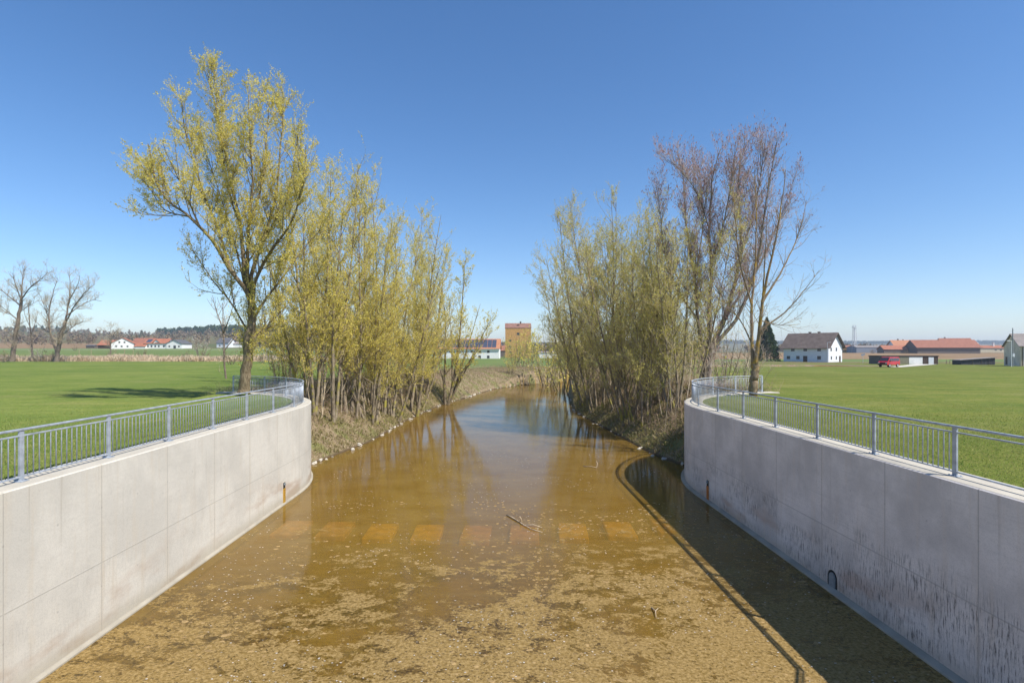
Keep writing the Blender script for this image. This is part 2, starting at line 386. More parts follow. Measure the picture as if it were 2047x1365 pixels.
# ------------------------------------------------------------------ world, sun, camera
SUN = Vector((.68, -.46, 1.0)).normalized()
EL = math.asin(SUN.z)
world = bpy.data.worlds.new('World'); SC.world = world; world.use_nodes = True
wt = world.node_tree; bg = wt.nodes['Background']
sky = wt.nodes.new('ShaderNodeTexSky'); sky.sky_type = 'NISHITA'; sky.sun_disc = False
sky.sun_elevation = EL; sky.sun_rotation = math.atan2(SUN.x, SUN.y)
sky.air_density = 1.0; sky.dust_density = .3; sky.ozone_density = 3.5; sky.altitude = 350
hsv = wt.nodes.new('ShaderNodeHueSaturation'); hsv.inputs['Saturation'].default_value = 1.2; hsv.inputs['Value'].default_value = 1.0
wt.links.new(sky.outputs[0], hsv.inputs['Color']); tint = wt.nodes.new('ShaderNodeMix'); tint.data_type = 'RGBA'; tint.blend_type = 'MULTIPLY'; tint.inputs[0].default_value = 1; tint.inputs[7].default_value = (1.0, .965, 1.0, 1)
wt.links.new(hsv.outputs[0], tint.inputs[6]); wt.links.new(tint.outputs[2], bg.inputs[0]); bg.inputs[1].default_value = .125
sl = bpy.data.lights.new('sun', 'SUN'); sl.energy = 5.0; sl.angle = R_(.5); sl.color = (1., .945, .86)
so = bpy.data.objects.new('sun', sl); COL.objects.link(so); so.rotation_euler = SUN.to_track_quat('Z', 'Y').to_euler(); so.location = (40, -30, 60)
cam = bpy.data.cameras.new('camera'); co = bpy.data.objects.new('camera', cam); COL.objects.link(co)
co.location = (0, 0, H); co.rotation_euler = (PI/2, 0, 0)
cam.sensor_width = 36; cam.lens = F_PX/2047*36; cam.shift_x = 28.5/2047; cam.shift_y = 19.5/2047
cam.clip_start = .1; cam.clip_end = 20000
SC.camera = co
SC.view_settings.view_transform = 'Standard'; SC.view_settings.look = 'None'; SC.view_settings.gamma = 1
SC.view_settings.exposure = .43
SC.cycles.transparent_max_bounces = 16; SC.cycles.max_bounces = 6

# ------------------------------------------------------------------ terrain
WX, RC, CY, TOP = 9.25, 10.9, 25.5, 3.97          # wall face, arc radius, arc start, coping height
CXL = -(WX+RC); WT = .66
left_bank = [(-10.9, 31.8), (-10.4, 34.6), (-9.35, 40.3), (-8.95, 47), (-8.7, 52.6), (-7.9, 60), (-6.85, 68.5), (-5.0, 76), (-3.1, 86), (-1.0, 95.5), (4.5, 108), (14, 118), (35, 130), (80, 142)]
right_bank = [(80, 122), (40, 116), (22, 108), (14, 99), (11.2, 86), (9.8, 72), (8.5, 60), (8.7, 54), (9.1, 49), (9.6, 40.8), (9.9, 35.8), (10.8, 31.6)]
def arc(sgn, r, a0, a1, n):
    return [(sgn*(WX+RC) - sgn*r*math.cos(a), CY + r*math.sin(a)) for a in np.linspace(a0, a1, n)]
larc = arc(-1, RC, 0, R_(33), 10); rarc = arc(1, RC, R_(33), 0, 10)
river = [(-WX, -30)] + larc + left_bank + right_bank + rarc + [(WX, -30)]
RP = np.array(river)
def seg_dist(P, A, B):
    d = B-A; L = (d**2).sum(); t = np.clip(((P-A)@d)/L, 0, 1)
    return np.linalg.norm(P-(A+t[:, None]*d), axis=1)
def river_sd(P):
    D = np.full(len(P), 1e9); inside = np.zeros(len(P), bool)
    n = len(RP)
    for i in range(n):
        A, B = RP[i], RP[(i+1) % n]
        D = np.minimum(D, seg_dist(P, A, B))
        c = ((A[1] > P[:, 1]) != (B[1] > P[:, 1]))
        if abs(B[1]-A[1]) > 1e-9:
            xi = (B[0]-A[0])*(P[:, 1]-A[1])/(B[1]-A[1])+A[0]
            inside ^= c & (P[:, 0] < xi)
    return np.where(inside, -D, D)
def sstep(x, a, b):
    t = np.clip((x-a)/(b-a), 0, 1); return t*t*(3-2*t)
TL = np.array([(0,3.8),(20,3.65),(60,3.5),(150,3.8),(200,4.6),(330,7.6),(360,8.5),(500,11),(700,19),(900,31),(1150,46),(1300,48),(4200,20)])
TC = np.array([(0,3.8),(60,3.5),(120,3.1),(200,3.9),(260,3.5),(400,4),(800,6),(2500,34),(4200,20)])
TR = np.array([(0,3.85),(60,3.85),(107,3.5),(150,3.08),(190,2.85),(230,3.0),(320,4.1),(400,5.2),(600,6.2),(1500,9),(2500,38),(2900,44),(4200,20)])
def vnoise(x, y, s, seed=0):
    return (np.sin(x*s*1.7+seed)*np.cos(y*s*1.3-seed*2)+np.sin(x*s*.73-y*s*1.1+seed*3)+.5*np.sin(x*s*3.1+y*s*2.3+seed))/2.5
def base_h(x, y):
    r = x/np.maximum(np.abs(y), 25.)
    zl = np.interp(y, TL[:, 0], TL[:, 1]); zc = np.interp(y, TC[:, 0], TC[:, 1]); zr = np.interp(y, TR[:, 0], TR[:, 1])
    wl = 1-sstep(r, -.42, -.18); wr = sstep(r, .15, .4)
    z = zl*wl+zr*wr+zc*(1-wl-wr)
    far = sstep(y, 450, 1100)
    z = z + far*(vnoise(x, y, .0042, 1)*5*wl + vnoise(x, y, .0021, 2)*7*wr + vnoise(x, y, .003, 4)*3)
    # the left ridge is lower in the middle of its length
    z = z - far*wl*7*np.exp(-((r+.64)/.09)**2)
    return z
def wall_in(P):
    """distance behind the outer wall face (positive on the land side), wall footprint only"""
    x, y = P[:, 0], P[:, 1]
    ax = np.abs(x)
    straight = ax-WX
    rr = RC-np.hypot(ax-(WX+RC), y-CY)
    return np.where(y < CY, straight, np.where(ax > WX+RC, 99, rr))
def ground_h(x, y):
    x = np.atleast_1d(np.asarray(x, float)); y = np.atleast_1d(np.asarray(y, float))
    P = np.stack([x, y], 1); sd = river_sd(P); b = base_h(x, y)
    w = wall_in(P)
    t = np.clip(sd/6.5, 0, 1)
    bank = b*(1-(1-t)**1.55) + vnoise(x, y, 1.9, 3)*.10*np.sin(PI*np.clip(t, 0, 1)) + vnoise(x, y, 5.1, 5)*.05*(t < 1)*(t > 0)
    z = np.where(sd < 0, np.maximum(-.24, sd*.3), bank)
    inside = w > WT*.5
    zin = 3.93 + (b-3.93)*sstep(w, 1.5, 7)
    z = np.where(inside & (y < CY+RC), np.where(w > 90, np.maximum(bank, 0), zin), z)
    # ground behind the end of the wall joins without a step
    ax = np.abs(x)
    ang = np.degrees(np.arctan2(y-CY, (WX+RC)-ax))
    endw = sstep(ang, 72, 84)
    zz = b*(1-(1-t)**1.55)
    z = np.where((y > CY) & (ang > 72) & (ang < 130) & (sd > 0), z*(1-endw)+np.maximum(zz, b*.97)*endw, z)
    z = np.where((y < CY) & (ax < WX+.3), -.24, z)
    z = np.where((y >= CY) & (sd < 0), np.maximum(-.24, sd*.3), z)
    bk = np.where(inside & (y < CY+RC) & (ang < 80), 0, 1-sstep(sd, 5.0, 8.5))
    return z, bk, sd
def gz(x, y): return float(ground_h(x, y)[0][0])
def axis(vals):
    out = []
    for a, b, s in vals: out += list(np.arange(a, b-1e-6, s))
    return out
def grow_axis(a, b, s, f):
    out = []; v = a
    while v < b: out.append(v); v += s; s *= f
    return out
xs = axis([(-24, 24, .25)]); pos = grow_axis(24, 4000, .6, 1.085)
xs = sorted(set([-v for v in pos[1:]]+xs+pos))
ys = axis([(-30, 8, 2), (8, 20, .5), (20, 38, .25), (38, 80, .6), (80, 130, 1.25), (130, 150, 2), (150, 163, 2.6), (163, 200, 5), (200, 330, 10), (330, 333.2, 3.2), (333.2, 355, 7), (355, 410, 11), (410, 600, 19)])+grow_axis(600, 4000, 28, 1.05)
X, Y = np.meshgrid(xs, ys); nx, ny = len(xs), len(ys)
Zg, BK, SD = ground_h(X.ravel(), Y.ravel())
V = np.stack([X.ravel(), Y.ravel(), Zg], 1)
ii = (np.arange(ny-1)[:, None]*nx+np.arange(nx-1)[None, :]).ravel()
Fq = np.stack([ii, ii+1, ii+nx+1, ii+nx], 1)
fx = V[Fq][:, :, 0].mean(1); fy = V[Fq][:, :, 1].mean(1); fsd = SD[Fq].mean(1); fr = fx/np.maximum(fy, 1)
mi = np.zeros(len(Fq), int)
Lm = (fr < -.22) & (fy > 40); Rm = (fr > .2) & (fy > 40)
# 0 meadow 1 reed 2 crop 3 path 4 plough 5 verge 6 hill 7 bed
mi[Lm & (fy > 150)] = 1; mi[Lm & (fy > 163)] = 2; mi[Lm & (fy > 330)] = 3; mi[Lm & (fy > 333.2)] = 2
mi[Lm & (fy > 355)] = 6; mi[Lm & (fy > 370) & (fy < 640) & (fr < -.69)] = 4
mi[Rm & (fy > 163)] = 5; mi[Rm & (fy > 195)] = 2; mi[Rm & (fy > 240)] = 4; mi[Rm & (fy > 425)] = 6
Cm = ~Lm & ~Rm
mi[Cm & (fy > 112) & (fsd > 9)] = 2; mi[Cm & (fy > 420)] = 6
mi[fsd < -.3] = 7
gm = np_mesh('ground', V, Fq, mi, True)
for k in ('meadow', 'reedsoil', 'crop', 'gravel', 'plough', 'verge', 'hill', 'bed'): gm.materials.append(MAT[k])
at_ = gm.attributes.new('bank', 'FLOAT', 'POINT'); at_.data.foreach_set('value', BK.astype(np.float32))
ground = link('ground', gm, None); tag(ground, kind='structure')
# river water
wb = MB(); wb.face([(-9.4, -12, 0), (9.4, -12, 0), (9.4, 25.5, 0), (-9.4, 25.5, 0)])
wb.face([(-14, 25.5, 0), (14, 25.5, 0), (14, 70, 0), (-14, 70, 0)]); wb.face([(-14, 70, 0), (90, 70, 0), (90, 150, 0), (-14, 150, 0)])
tag(wb.build('river', MAT['water']), kind='structure')

# ------------------------------------------------------------------ walls
def wall_path(sgn, off, y0=-12., a1=79, step=3.):
    """outer face moved inland by off; returns points and arc length measured on the outer face"""
    pts = []; u = []
    for y in np.arange(y0, CY, 1.5): pts.append((sgn*(WX+off), y)); u.append(y)
    for a in np.arange(0, a1+.1, step):
        a = R_(a); pts.append((sgn*(WX+RC)-sgn*(RC-off)*math.cos(a), CY+(RC-off)*math.sin(a))); u.append(CY+RC*a)
    return pts, u
def strip_mesh(name, sgn, prof, mat, y0=-12., a1=79):
    """sweep closed profile [(off, z)] along the wall; UV = metres along, metres up"""
    rings = []; us = None
    for off, z in prof:
        p, us = wall_path(sgn, off, y0, a1); rings.append([(x, y, z) for x, y in p])
    n = len(prof); m = len(us); v = [rings[k][i] for i in range(m) for k in range(n)]
    f = []; uvs = []
    run = [0.]
    for k in range(n):
        a, b = prof[k], prof[(k+1) % n]; run.append(run[-1]+math.hypot(a[0]-b[0], a[1]-b[1]))
    for i in range(m-1):
        for k in range(n):
            j = (k+1) % n
            q = (i*n+k, (i+1)*n+k, (i+1)*n+j, i*n+j)
            vert = abs(prof[k][1]-prof[j][1]) > abs(prof[k][0]-prof[j][0])
            va, vb = (prof[k][1], prof[j][1]) if vert else (prof[k][0]+9, prof[j][0]+9)
            uu = ((us[i], va), (us[i+1], va), (us[i+1], vb), (us[i], vb))
            if sgn < 0: q = q[::-1]; uu = uu[::-1]
            f.append(q); uvs += list(uu)
    e0 = tuple(range(n)); e1 = tuple((m-1)*n+k for k in range(n-1, -1, -1))
    for e, rev in ((e0, sgn < 0), (e1, sgn < 0)):
        e = e[::-1] if rev else e; f.append(e); uvs += [(9+prof[q % n][0], prof[q % n][1]) for q in e]
    me = bpy.data.meshes.new(name); me.from_pydata(v, [], f)
    ul = me.uv_layers.new(name='UVMap'); ul.data.foreach_set('uv', np.array(uvs, dtype=np.float32).ravel())
    me.update(); return me
for sgn, nm in ((-1, 'l'), (1, 'r')):
    lab = ('sunlit pale concrete channel wall with a curved far end, on the left of the water' if sgn < 0 else
           'shaded grey concrete channel wall with dark streaks and a curved far end, right of the water')
    root = empty('channel_wall', (0, 0, 0), 0, lab, 'wall')
    body = link('wall_face', strip_mesh('wall_face', sgn, [(0, -.9), (0, TOP-.03), (.03, TOP-.012), (WT-.02, TOP-.012), (WT-.02, -.9)], MAT['conc_'+nm]), MAT['conc_'+nm], root)
    cap = link('coping', strip_mesh('coping', sgn, [(.035, TOP-.010), (.055, TOP), (WT+.22, TOP), (WT+.24, TOP-.02), (WT+.24, TOP-.25), (.2, TOP-.25)], MAT['cap']), MAT['cap'], root)
    w = .09 if sgn < 0 else .17
    foot = link('footing', strip_mesh('footing', sgn, [(-w, -.8), (-w, .035), (-w+.02, .055), (-.02, .08 if sgn < 0 else .10), (.1, .1), (.1, -.8)], MAT['footing'], a1=60), MAT['footing'], root)
    # weep outlet low in the wall with the stained chute below it
    Yd = 23.8 if sgn < 0 else 24.2
    dr = MB(); x = sgn*WX
    def bx(mb, a, b, y0, y1, z0, z1, m=0): mb.box((min(sgn*(WX+a), sgn*(WX+b)), y0, z0), (max(sgn*(WX+a), sgn*(WX+b)), y1, z1), m)
    d = MB(); bx(d, -.012, .03, Yd-.16, Yd+.16, .12, .98)
    o = d.build('drain_recess', MAT['cap'], root, bevel=.004)
    d = MB(); bx(d, -.02, .02, Yd-.11, Yd+.11, .66, .93); d.build('outlet_hole_shade', MAT['dark'], o)  # solid plate, the shade inside the outlet is put into its colour
    d = MB(); bx(d, -.035, .02, Yd-.12, Yd+.12, .0, .68); d.build('stained_chute', MAT['ochre' if sgn < 0 else 'rust'], o, bevel=.01)
    d = MB(); d.tube([(sgn*(WX+.05), Yd, .86), (sgn*(WX-.07), Yd, .84)], .055, 10); d.build('outlet_pipe', MAT['pipe'], o, smooth=False)
    if sgn > 0:
        Yp = 9.26*1100/(1665-995)
        f = MB(); n = 14
        prof = [(Yp-.2, .10), (Yp+.2, .10)]+[(Yp+.2*math.cos(a), .36+.2*math.sin(a)) for a in np.linspace(0, PI, n)]
        f.prism([(a, b) for a, b in prof], .05, 0, 'x', WX-.012); fo = f.build('culvert_mouth_shade', MAT['dark'], root)  # no real opening: dark colour paints the shade of the culvert
        g = MB(); prof = [(Yp-.15+.0, .10), (Yp+.12, .10)]+[(Yp-.02+.14*math.cos(a), .34+.16*math.sin(a)) for a in np.linspace(0, PI, n)]
        g.prism(prof, .03, 0, 'x', WX-.035); g.build('flap', MAT['pipe'], fo)

# ------------------------------------------------------------------ railings
def rail_pt(sgn, s):
    """rail line .39 m inland; s measured from y=0 along the line"""
    off = .39; r = RC-off
    if s < CY: return (sgn*(WX+off), s), (0, 1)
    a = (s-CY)/r
    return (sgn*(WX+RC)-sgn*r*math.cos(a), CY+r*math.sin(a)), (sgn*math.sin(a), math.cos(a))
S_END = CY+(RC-.39)*R_(73)
def railing(sgn):
    lab = 'blue-grey steel railing curving back round the end of the sunlit left wall' if sgn < 0 else 'blue-grey steel railing curving back round the end of the shaded right wall'
    root = empty('railing', (0, 0, 0), 0, lab, 'railing')
    y_first = 6.13 if sgn < 0 else 9.12
    ss = list(np.arange(y_first, CY, 1.25))+list(np.linspace(CY, S_END, 26))
    def path(z, ramp=True):
        p = []
        if sgn > 0 and ramp:
            p += [(sgn*(WX+.39), 5.2, z+1.15), (sgn*(WX+.39), 7.4, z+1.05)]
        p += [(*rail_pt(sgn, s)[0], z) for s in ss]
        return p
    m = MB(); m.sweep(path(TOP+1.045), [(-.035, -.012), (-.028, -.022), (.028, -.022), (.035, -.012), (.035, .012), (.028, .022), (-.028, .022), (-.035, .012)]); m.build('handrail', MAT['steel'], root)
    for z, nmz in ((.925, 'upper_rail'), (.095, 'lower_rail')):
        m = MB(); m.sweep(path(TOP+z), [(-.02, -.014), (.02, -.014), (.02, .014), (-.02, .014)]); m.build(nmz, MAT['steel'], root)
    pm = MB(); pm.box((-.018, -.055, 0), (.018, .055, 1.03)); post_me = pm.mesh('post')
    fm = MB(); fm.box((-.09, -.10, .0), (.09, .10, .014))
    for a in (-1, 1):
        for b in (-1, 1): fm.tube([(a*.065, b*.075, .012), (a*.065, b*.075, .035)], .011, 6)
    foot_me = fm.mesh('base_plate')
    bm_ = MB(); bm_.tube([(0, 0, .095), (0, 0, .88), (0, -.012*0, .925)], [.0125, .0125, .0125], 6); bal_me = bm_.mesh('baluster', True)
    rest = MB(); bal = []
    s0 = 11.13 if sgn < 0 else 11.6
    posts = [s0+2.5*k for k in range(-2, 20) if y_first <= s0+2.5*k <= S_END-.3]
    posts.append(S_END)
    for s in posts:
        (x, y), (tx, ty) = rail_pt(sgn, s); rz = math.atan2(-tx, ty)
        o = link('post', post_me, MAT['steel'], root, (x, y, TOP), (0, 0, rz))
        link('base_plate', foot_me, MAT['steel'], o, (0, 0, .002))
    for a, b in zip(posts[:-1], posts[1:]):
        n = max(2, int(round((b-a)/.147)))
        for k in range(1, n): bal.append(a+(b-a)*k/n)
    if sgn > 0:
        for y, dz in ((8.2, .6), (7.3, 1.05), (5.3, 1.15)):
            pb = MB(); pb.box((-.018, -.05, 0), (.018, .05, 1.03+dz)); link('post', pb.mesh('post'), MAT['steel'], root, (sgn*(WX+.39), y, TOP))
    bal = [s for s in bal if s > 9.2]; bal.sort()
    for i, s in enumerate(bal):
        (x, y), (tx, ty) = rail_pt(sgn, s)
        if i < 100: link('baluster', bal_me, MAT['steel'], root, (x, y, TOP))
        else: rest.tube([(x, y, TOP+.095), (x, y, TOP+.925)], .0125, 6)
    o = rest.build('balusters', MAT['steel'], root, smooth=True); o['kind'] = 'stuff'
railing(-1); railing(1)

# ------------------------------------------------------------------ things in the water
groupb = 'concrete blocks under the water'
for i, (px, c) in enumerate([(585, 'block_r'), (672, 'block_r'), (762, 'block'), (855, 'block'), (952, 'block_r'), (1048, 'block_r'), (1145, 'block'), (1238, 'block'), (1335, 'block_r')]):
    Yb = 20.3+.10*((px-952)/100)**2*.55; xb = (px-VX)*Yb/F_PX
    m = MB(); m.box((-.53, -.9, -.30), (.53, .8, 0)); o = m.build('concrete_block', MAT[c], bevel=.04)
    names = ['faint brown block under water nearest the left wall', 'second submerged block from the left wall, dull brown', 'ochre submerged block, third from the left wall',
             'ochre submerged block, fourth from the left wall', 'brown submerged block in the middle of the row, left of the stick', 'brown submerged block with the stick lying over it',
             'ochre submerged block just right of the stick', 'ochre submerged block, second from the shadow of the right railing', 'reddish submerged block under the shadow of the right railing']
    o.location = (xb, Yb, -.11 if i == 0 else -.04-.02*rng.random()); o.rotation_euler = (rng.normal()*.008, rng.normal()*.01, rng.normal()*.035); tag(o, names[i], 'concrete block', groupb)
def stick(px, py, pts, r, label):
    Ys = H*F_PX/(py-VY); root = Vector(((px-VX)*Ys/F_PX, Ys, .01)); m = MB()
    for p in pts:
        q = [Vector(a) for a in p]; m.tube([tuple(v+Vector((rng.normal()*.01, rng.normal()*.01, 0))) for v in q], [r*(1-.6*k/(len(q)-1)) for k in range(len(q))], 6)
    o = m.build('floating_branch', MAT['twigfloat'], smooth=True); o.location = root; tag(o, label, 'branch')
stick(1040, 1050, [[(-.5,1.3,0),(-.3,.9,.03),(0,.3,.02),(.15,-.1,.03),(.4,-.5,.02),(.75,-.8,.0)], [(0,.3,.02),(.05,.25,.16),(-.02,.28,.26)], [(.15,-.1,.02),(.5,-.15,.06),(.8,-.35,.02)]], .032, 'long forked stick afloat over the submerged blocks')
stick(1185, 935, [[(-.5,.4,.0),(-.1,.1,.06),(.2,-.1,.03)], [(.2,-.1,0),(.25,0,.25),(.22,.1,.4)]], .03, 'short pale stick afloat beside the loop of the railing shadow')
stick(1308, 1225, [[(0,.3,.0),(.03,0,.05),(-.05,-.3,.02)], [(.03,0,.05),(.15,.15,.04)]], .018, 'thin twig afloat near the right wall shadow')
# petals
n = 5200
py = 10.2+28*rng.random(n)**1.7; px = rng.uniform(-9, 9, n); ctr = np.stack([px, py, np.full(n, .006)], 1)
keep = (np.sin(px*1.1+py*.6)+np.sin(px*.4-py*.9)+rng.normal(size=n)*.9) > .3
ctr = ctr[keep]; n = len(ctr)
a = rng.uniform(0, 2*PI, n); s = rng.uniform(.008, .024, n)*(1+ctr[:, 1]*.02)
cs = [np.stack([np.cos(a+k*PI/2)*s, np.sin(a+k*PI/2)*s*.7, rng.uniform(0, .008, n)], 1) for k in range(4)]
V = np.stack([ctr+c for c in cs], 1).reshape(-1, 3); me = np_mesh('floating_petals', V, np.arange(4*n).reshape(-1, 4))
tag(link('floating_petals', me, MAT['leaf_b']), 'small white petals and specks scattered over the brown water', 'petals', kind='stuff')
# clots of scum that stand a little proud of the water
n = 2600; cx = rng.uniform(-9, 9, n); cy = 10.3+14*rng.random(n)**1.2
keep = (np.sin(cx*.9+1)+np.cos(cy*1.1+cx*.3)+(cx*.12)+rng.normal(size=n)*.7) > .5
cx, cy = cx[keep], cy[keep]; n = len(cx); k = 7
an = np.linspace(0, 2*PI, k, endpoint=False)[None, :]+rng.uniform(0, 6, n)[:, None]
rd = rng.uniform(.012, .06, n)[:, None]*rng.uniform(.5, 1.4, (n, k))
P = np.stack([cx[:, None]+np.cos(an)*rd*1.3, cy[:, None]+np.sin(an)*rd, np.full((n, k), .002)], 2)
Vt = np.concatenate([P, np.stack([cx, cy, rng.uniform(.008, .02, n)], 1)[:, None, :]], 1).reshape(-1, 3)
Ft = np.array([[i*(k+1)+j, i*(k+1)+(j+1) % k, i*(k+1)+k] for i in range(n) for j in range(k)])
MAT['scum'] = plain('dry_scum', (.31, .21, .09), .95, 0, .3, 7)
tag(link('scum_flecks', np_mesh('scum_flecks', Vt, Ft, None, True), MAT['scum']), 'tan flecks of foam and algae floating on the water', 'scum', kind='stuff')

# ------------------------------------------------------------------ tree generator
def norm(v): return v/np.maximum(np.linalg.norm(v, axis=-1, keepdims=True), 1e-9)
def tubes(P, R, s):
    n, k, _ = P.shape
    T = np.gradient(P, axis=1); T = norm(T)
    mean = norm(P[:, -1]-P[:, 0]); ref = np.where(np.abs(mean[:, 2:3]) < .8, np.array([[0, 0, 1.]]), np.array([[1., 0, 0]]))
    U = norm(np.cross(T, ref[:, None, :])); W = np.cross(T, U)
    a = np.arange(s)*2*PI/s
    ring = U[:, :, None, :]*np.cos(a)[None, None, :, None]+W[:, :, None, :]*np.sin(a)[None, None, :, None]
    V = P[:, :, None, :]+ring*R[:, :, None, None]
    idx = np.arange(n*k*s).reshape(n, k, s); nx_ = np.roll(idx, -1, axis=2)
    F = np.stack([idx[:, :-1], nx_[:, :-1], nx_[:, 1:], idx[:, 1:]], -1).reshape(-1, 4)
    return V.reshape(-1, 3), F
def resample(pts, k, wob, rg):
    pts = np.array(pts, float); d = np.r_[0, np.cumsum(np.linalg.norm(np.diff(pts, axis=0), axis=1))]
    tt = np.linspace(0, d[-1], k)
    # catmull-rom through the points
    out = []
    for t in tt:
        i = min(max(np.searchsorted(d, t, side='right')-1, 0), len(pts)-2)
        u = (t-d[i])/max(d[i+1]-d[i], 1e-6)
        p0, p1, p2, p3 = pts[max(i-1, 0)], pts[i], pts[i+1], pts[min(i+2, len(pts)-1)]
        out.append(.5*((2*p1)+(-p0+p2)*u+(2*p0-5*p1+4*p2-p3)*u*u+(-p0+3*p1-3*p2+p3)*u**3))
    out = np.array(out); out[1:-1] += rg.normal(size=(k-2, 3))*wob
    return out
def grow(S, D, L, k, up, nz, rg):
    P = [S]; d = norm(D); st = (L/(k-1))[:, None]; p = S
    for i in range(k-1):
        d = norm(d+np.array([[0, 0, up]])/(k-1)*2+rg.normal(size=d.shape)*nz)
        p = p+d*st; P.append(p)
    return np.stack(P, 1)
def spawn(P, R, per_m, t0, t1, ang, rg):
    L = np.linalg.norm(np.diff(P, axis=1), axis=2).sum(1); n = max(1, int((L*per_m).sum()))
    par = rg.choice(len(P), n, p=L/L.sum()); t = t0+(t1-t0)*rg.random(n)
    k = P.shape[1]; f = t*(k-1); i = np.minimum(f.astype(int), k-2); u = (f-i)[:, None]
    S = P[par, i]*(1-u)+P[par, i+1]*u; T = norm(P[par, i+1]-P[par, i])
    r = (R[par, i]*(1-u[:, 0])+R[par, i+1]*u[:, 0])
    q = rg.normal(size=(n, 3)); q = norm(q-(q*T).sum(1, keepdims=True)*T)
    a = np.radians(rg.uniform(ang[0], ang[1], n))[:, None]
    return S, T*np.cos(a)+q*np.sin(a), r, t, L[par]
def leaves(P, per_m, size, rg, spread=.05, aspect=1.6, t0=.1, hang=False):
    L = np.linalg.norm(np.diff(P, axis=1), axis=2).sum(1); n = int((L*per_m).sum()); par = rg.choice(len(P), n, p=L/L.sum())
    t = t0+(1-t0)*rg.random(n); k = P.shape[1]; f = t*(k-1); i = np.minimum(f.astype(int), k-2); u = (f-i)[:, None]
    C = P[par, i]*(1-u)+P[par, i+1]*u+rg.normal(size=(n, 3))*spread
    a = rg.normal(size=(n, 3)); a = norm(a)
    if hang: a = norm(a*.35+np.array([[0, 0, -1.]]))
    b = norm(np.cross(a, rg.normal(size=(n, 3))))
    s = (size*rg.uniform(.55, 1.35, n))[:, None]
    a = a*s*aspect; b = b*s
    V = np.stack([C-a, C-a*.1+b, C+a, C-a*.1-b], 1).reshape(-1, 3)
    return V, np.arange(4*n).reshape(-1, 4)
def join(parts):
    V = []; F = []; M = []; o = 0
    for v, f, m in parts:
        V.append(v); F.append(f+o); M.append(np.full(len(f), m)); o += len(v)
    return np.concatenate(V), np.concatenate(F), np.concatenate(M)
def tree_meshes(name, stems, lv, leaf, seed, twig_split=2, minr=.004):
    """stems [(pts, r0, r1)] -> trunk mesh (stems + thick branches) and crown mesh (twigs + leaves)"""
    rg = np.random.default_rng(seed); k0 = 18
    P = np.stack([resample(s[0], k0, s[1]*.12, rg) for s in stems])
    tt = np.linspace(0, 1, k0)
    Rr = np.stack([s[1]+(s[2]-s[1])*tt**.8 for s in stems])
    Rr[:, 0] *= 1.15
    trunk = [(*tubes(P, Rr, 8), 0)]; crown = []
    cur, cr = P, Rr; allP = [P]
    for i, L in enumerate(lv):
        S, D, r, t, pl = spawn(cur, cr, L['n'], L.get('t0', .15), .98, L['ang'], rg)
        ln = rg.uniform(*L['len'], len(S))*(1-L.get('taper', .45)*t)
        rr = np.minimum(r*.75, L['r']*rg.uniform(.7, 1.2, len(S))*(1-.4*t))
        C = grow(S, D, ln, L['k'], L['up'], L['nz'], rg)
        CR = np.maximum(rr[:, None]*(1-np.linspace(0, 1, L['k'])[None, :]*.82), minr)
        tb = tubes(C, CR, 5 if i == 0 else 3)
        (trunk if i < twig_split-1 else crown).append((*tb, 0))
        if L.get('also'):      # later levels also sprout from this one and its parent
            cur = C; cr = CR
        else: cur, cr = C, CR
        allP.append(C)
    if leaf:
        for li, lf in enumerate(leaf):
            crown.append((*leaves(allP[lf.get('lev', -1)], lf['n'], lf['s'], rg, lf.get('spread', .05), lf.get('asp', 1.6), lf.get('t0', .1), lf.get('hang', False)), lf.get('m', 1)))
    tv, tf, tm = join(trunk); cv, cf, cm = join(crown)
    return np_mesh(name+'_trunk', tv, tf, tm, True), np_mesh(name+'_crown', cv, cf, cm, False)
def plant(name, meshes, mats_t, mats_c, loc, label, cat, group=None, rz=0., sc=1.):
    root = empty(name, loc, rz, label, cat, group); root.scale = (sc, sc, sc)
    a = link('trunk', meshes[0], mats_t, root); b = link('crown', meshes[1], mats_c, root)
    return root
def px_stems(base_px, Y, zb, limbs, seed):
    """limbs given as photo outlines (x,y,depth offset) around a tree standing at distance Y"""
    b = Vector((0, 0, 0)); X0 = (base_px-VX)*Y/F_PX; out = []
    for pts, r0, r1 in limbs:
        q = []
        for p in pts:
            d = p[2] if len(p) > 2 else 0
            yy = Y+d; q.append(((p[0]-VX)*yy/F_PX-X0, d, H-(p[1]-VY)*yy/F_PX-zb))
        out.append((q, r0, r1))
    return (X0, Y, zb), out

